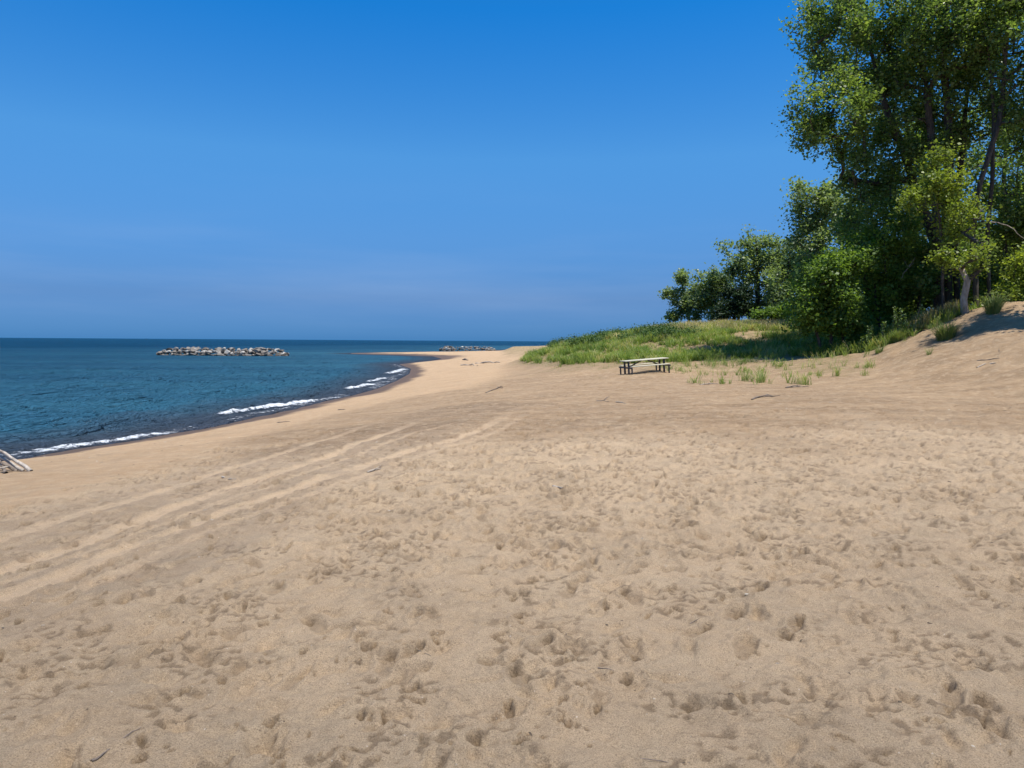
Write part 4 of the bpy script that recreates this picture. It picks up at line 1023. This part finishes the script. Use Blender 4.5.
# root ledges at the dune foot
RG_ = [(752, 400, 772, 396, 'dark root ledge under the wide yellowish tuft'), (786, 388, 800, 386, 'dark root ledge under the upright tuft'), (894, 322 + 8, 912, 324, 'pale roots on the sand brow left of the largest tussock'),
       (905, 328, 925, 323, 'tangled pale roots on the brow nearest the tan grass'), (700, 385, 712, 384, 'root scrap under the thin tuft')]
for k, (a, b, c, d, lb) in enumerate(RG_): lying(a, b, c, d, .035, DRIFTD if 'dark' in lb else TWIG, lb, 60 + k, 'exposed_root', [(.3, (.3, .1, .05), .02), (.6, (.4, -.2, .03), .02)])

# bits of shell, bark and weed strewn over the sand
def debris():
    g_ = np.random.default_rng(55); n_ = 420; y = 2.4 + 20 * g_.random(n_) ** .8; x = g_.uniform(-.72, .72, n_) * y
    z = grid_interp(Z, x, y); s = g_.uniform(.002, .006, n_) * (1 + y / 16); a = g_.uniform(0, 6.28, n_); el = g_.uniform(1, 3.5, n_)
    ca, sa = np.cos(a), np.sin(a)
    base = np.array([[-1, -.6, 0], [1, -.5, 0], [.9, .6, 0], [-.8, .5, 0], [-.7, -.3, .7], [.6, -.35, .6], [.5, .3, .75], [-.6, .35, .55]])
    bx = base[None, :, 0] * (s * el)[:, None]; by = base[None, :, 1] * s[:, None]; bzz = base[None, :, 2] * s[:, None] * 1.1
    V = np.stack([x[:, None] + bx * ca[:, None] - by * sa[:, None], y[:, None] + bx * sa[:, None] + by * ca[:, None], z[:, None] + bzz], -1).reshape(-1, 3)
    f = np.array([[4, 5, 6, 7], [0, 1, 5, 4], [1, 2, 6, 5], [2, 3, 7, 6], [3, 0, 4, 7]]); Fq = (np.arange(n_)[:, None, None] * 8 + f[None]).reshape(-1, 4)
    me = new_mesh('debris', V, Fq); attr(me, 'rnd', np.repeat(g_.random(n_), 8))
    m = rgb_jitter_mat('beach debris', [(.05, .038, .028), (.12, .09, .06), (.09, .07, .05), (.55, .5, .42)], .8)
    o = link('beach_debris', me, m); o['kind'] = 'stuff'; tag(o, 'scattered bits of bark, shell and dry weed on the trampled sand', 'debris')
debris()

# ------------------------------------------------------------------ light
EL, AZX, AZY = R(71), .78, -.62
sun = bpy.data.lights.new('sun', 'SUN'); so = bpy.data.objects.new('sun', sun); COL.objects.link(so)
sun.energy = 5.0; sun.angle = R(.5); sun.color = (1, .95, .865)
dirv = Vector((AZX * math.cos(EL), AZY * math.cos(EL), math.sin(EL))).normalized()
so.rotation_euler = dirv.to_track_quat('Z', 'Y').to_euler(); so.location = (30, -40, 60)
w = bpy.data.worlds.new('World'); sc.world = w; w.use_nodes = True; nt = w.node_tree; nt.nodes.clear(); g = N(nt)
out = g.n('ShaderNodeOutputWorld'); bg = g.n('ShaderNodeBackground'); sky = g.n('ShaderNodeTexSky', sky_type='NISHITA')
sky.sun_disc = False; sky.sun_elevation = EL; sky.sun_rotation = math.atan2(AZX, AZY)
sky.altitude = 200; sky.air_density = 1.0; sky.dust_density = .25; sky.ozone_density = 3.0
tc = g.n('ShaderNodeTexCoord').outputs['Generated']; sp = g.n('ShaderNodeSeparateXYZ'); g.l(tc, sp.inputs[0])
# a clean blue atmosphere down to the horizon, with a few thin veils of high cloud low in the sky
tint = g.ramp(sp.outputs[2], (0.0, (.09, .31, .90)), (.057, (.198, .37, .764)), (.137, (.30, .60, .97)), (.238, (.36, .86, 1.23)), (.407, (.08, .835, 1.46)), (.6, (.25, .8, 1.3)), (1.0, (.45, .85, 1.2)))
c = g.mix(1.0, sky.outputs[0], tint, 'MULTIPLY')
cl = g.noise(tc, 1.6, 5, .55, (1, 1, 9)); band = g.ramp(sp.outputs[2], (.0, 0.), (.03, .6), (.07, 1.), (.16, .25), (.24, 0.))
f = g.math('MULTIPLY', g.ramp(cl, (.50, 0.), (.75, .16)), band)
c = g.mix(f, c, (3.9, 4.9, 6.8))
g.l(c, bg.inputs[0]); bg.inputs[1].default_value = .095; g.l(bg.outputs[0], out.inputs[0])
sc.view_settings.view_transform = 'Standard'; sc.view_settings.look = 'None'; sc.view_settings.gamma = 1; sc.view_settings.exposure = 0.35; sc.view_settings.use_curve_mapping = False
sc.cycles.max_bounces = 7; sc.cycles.transparent_max_bounces = 6
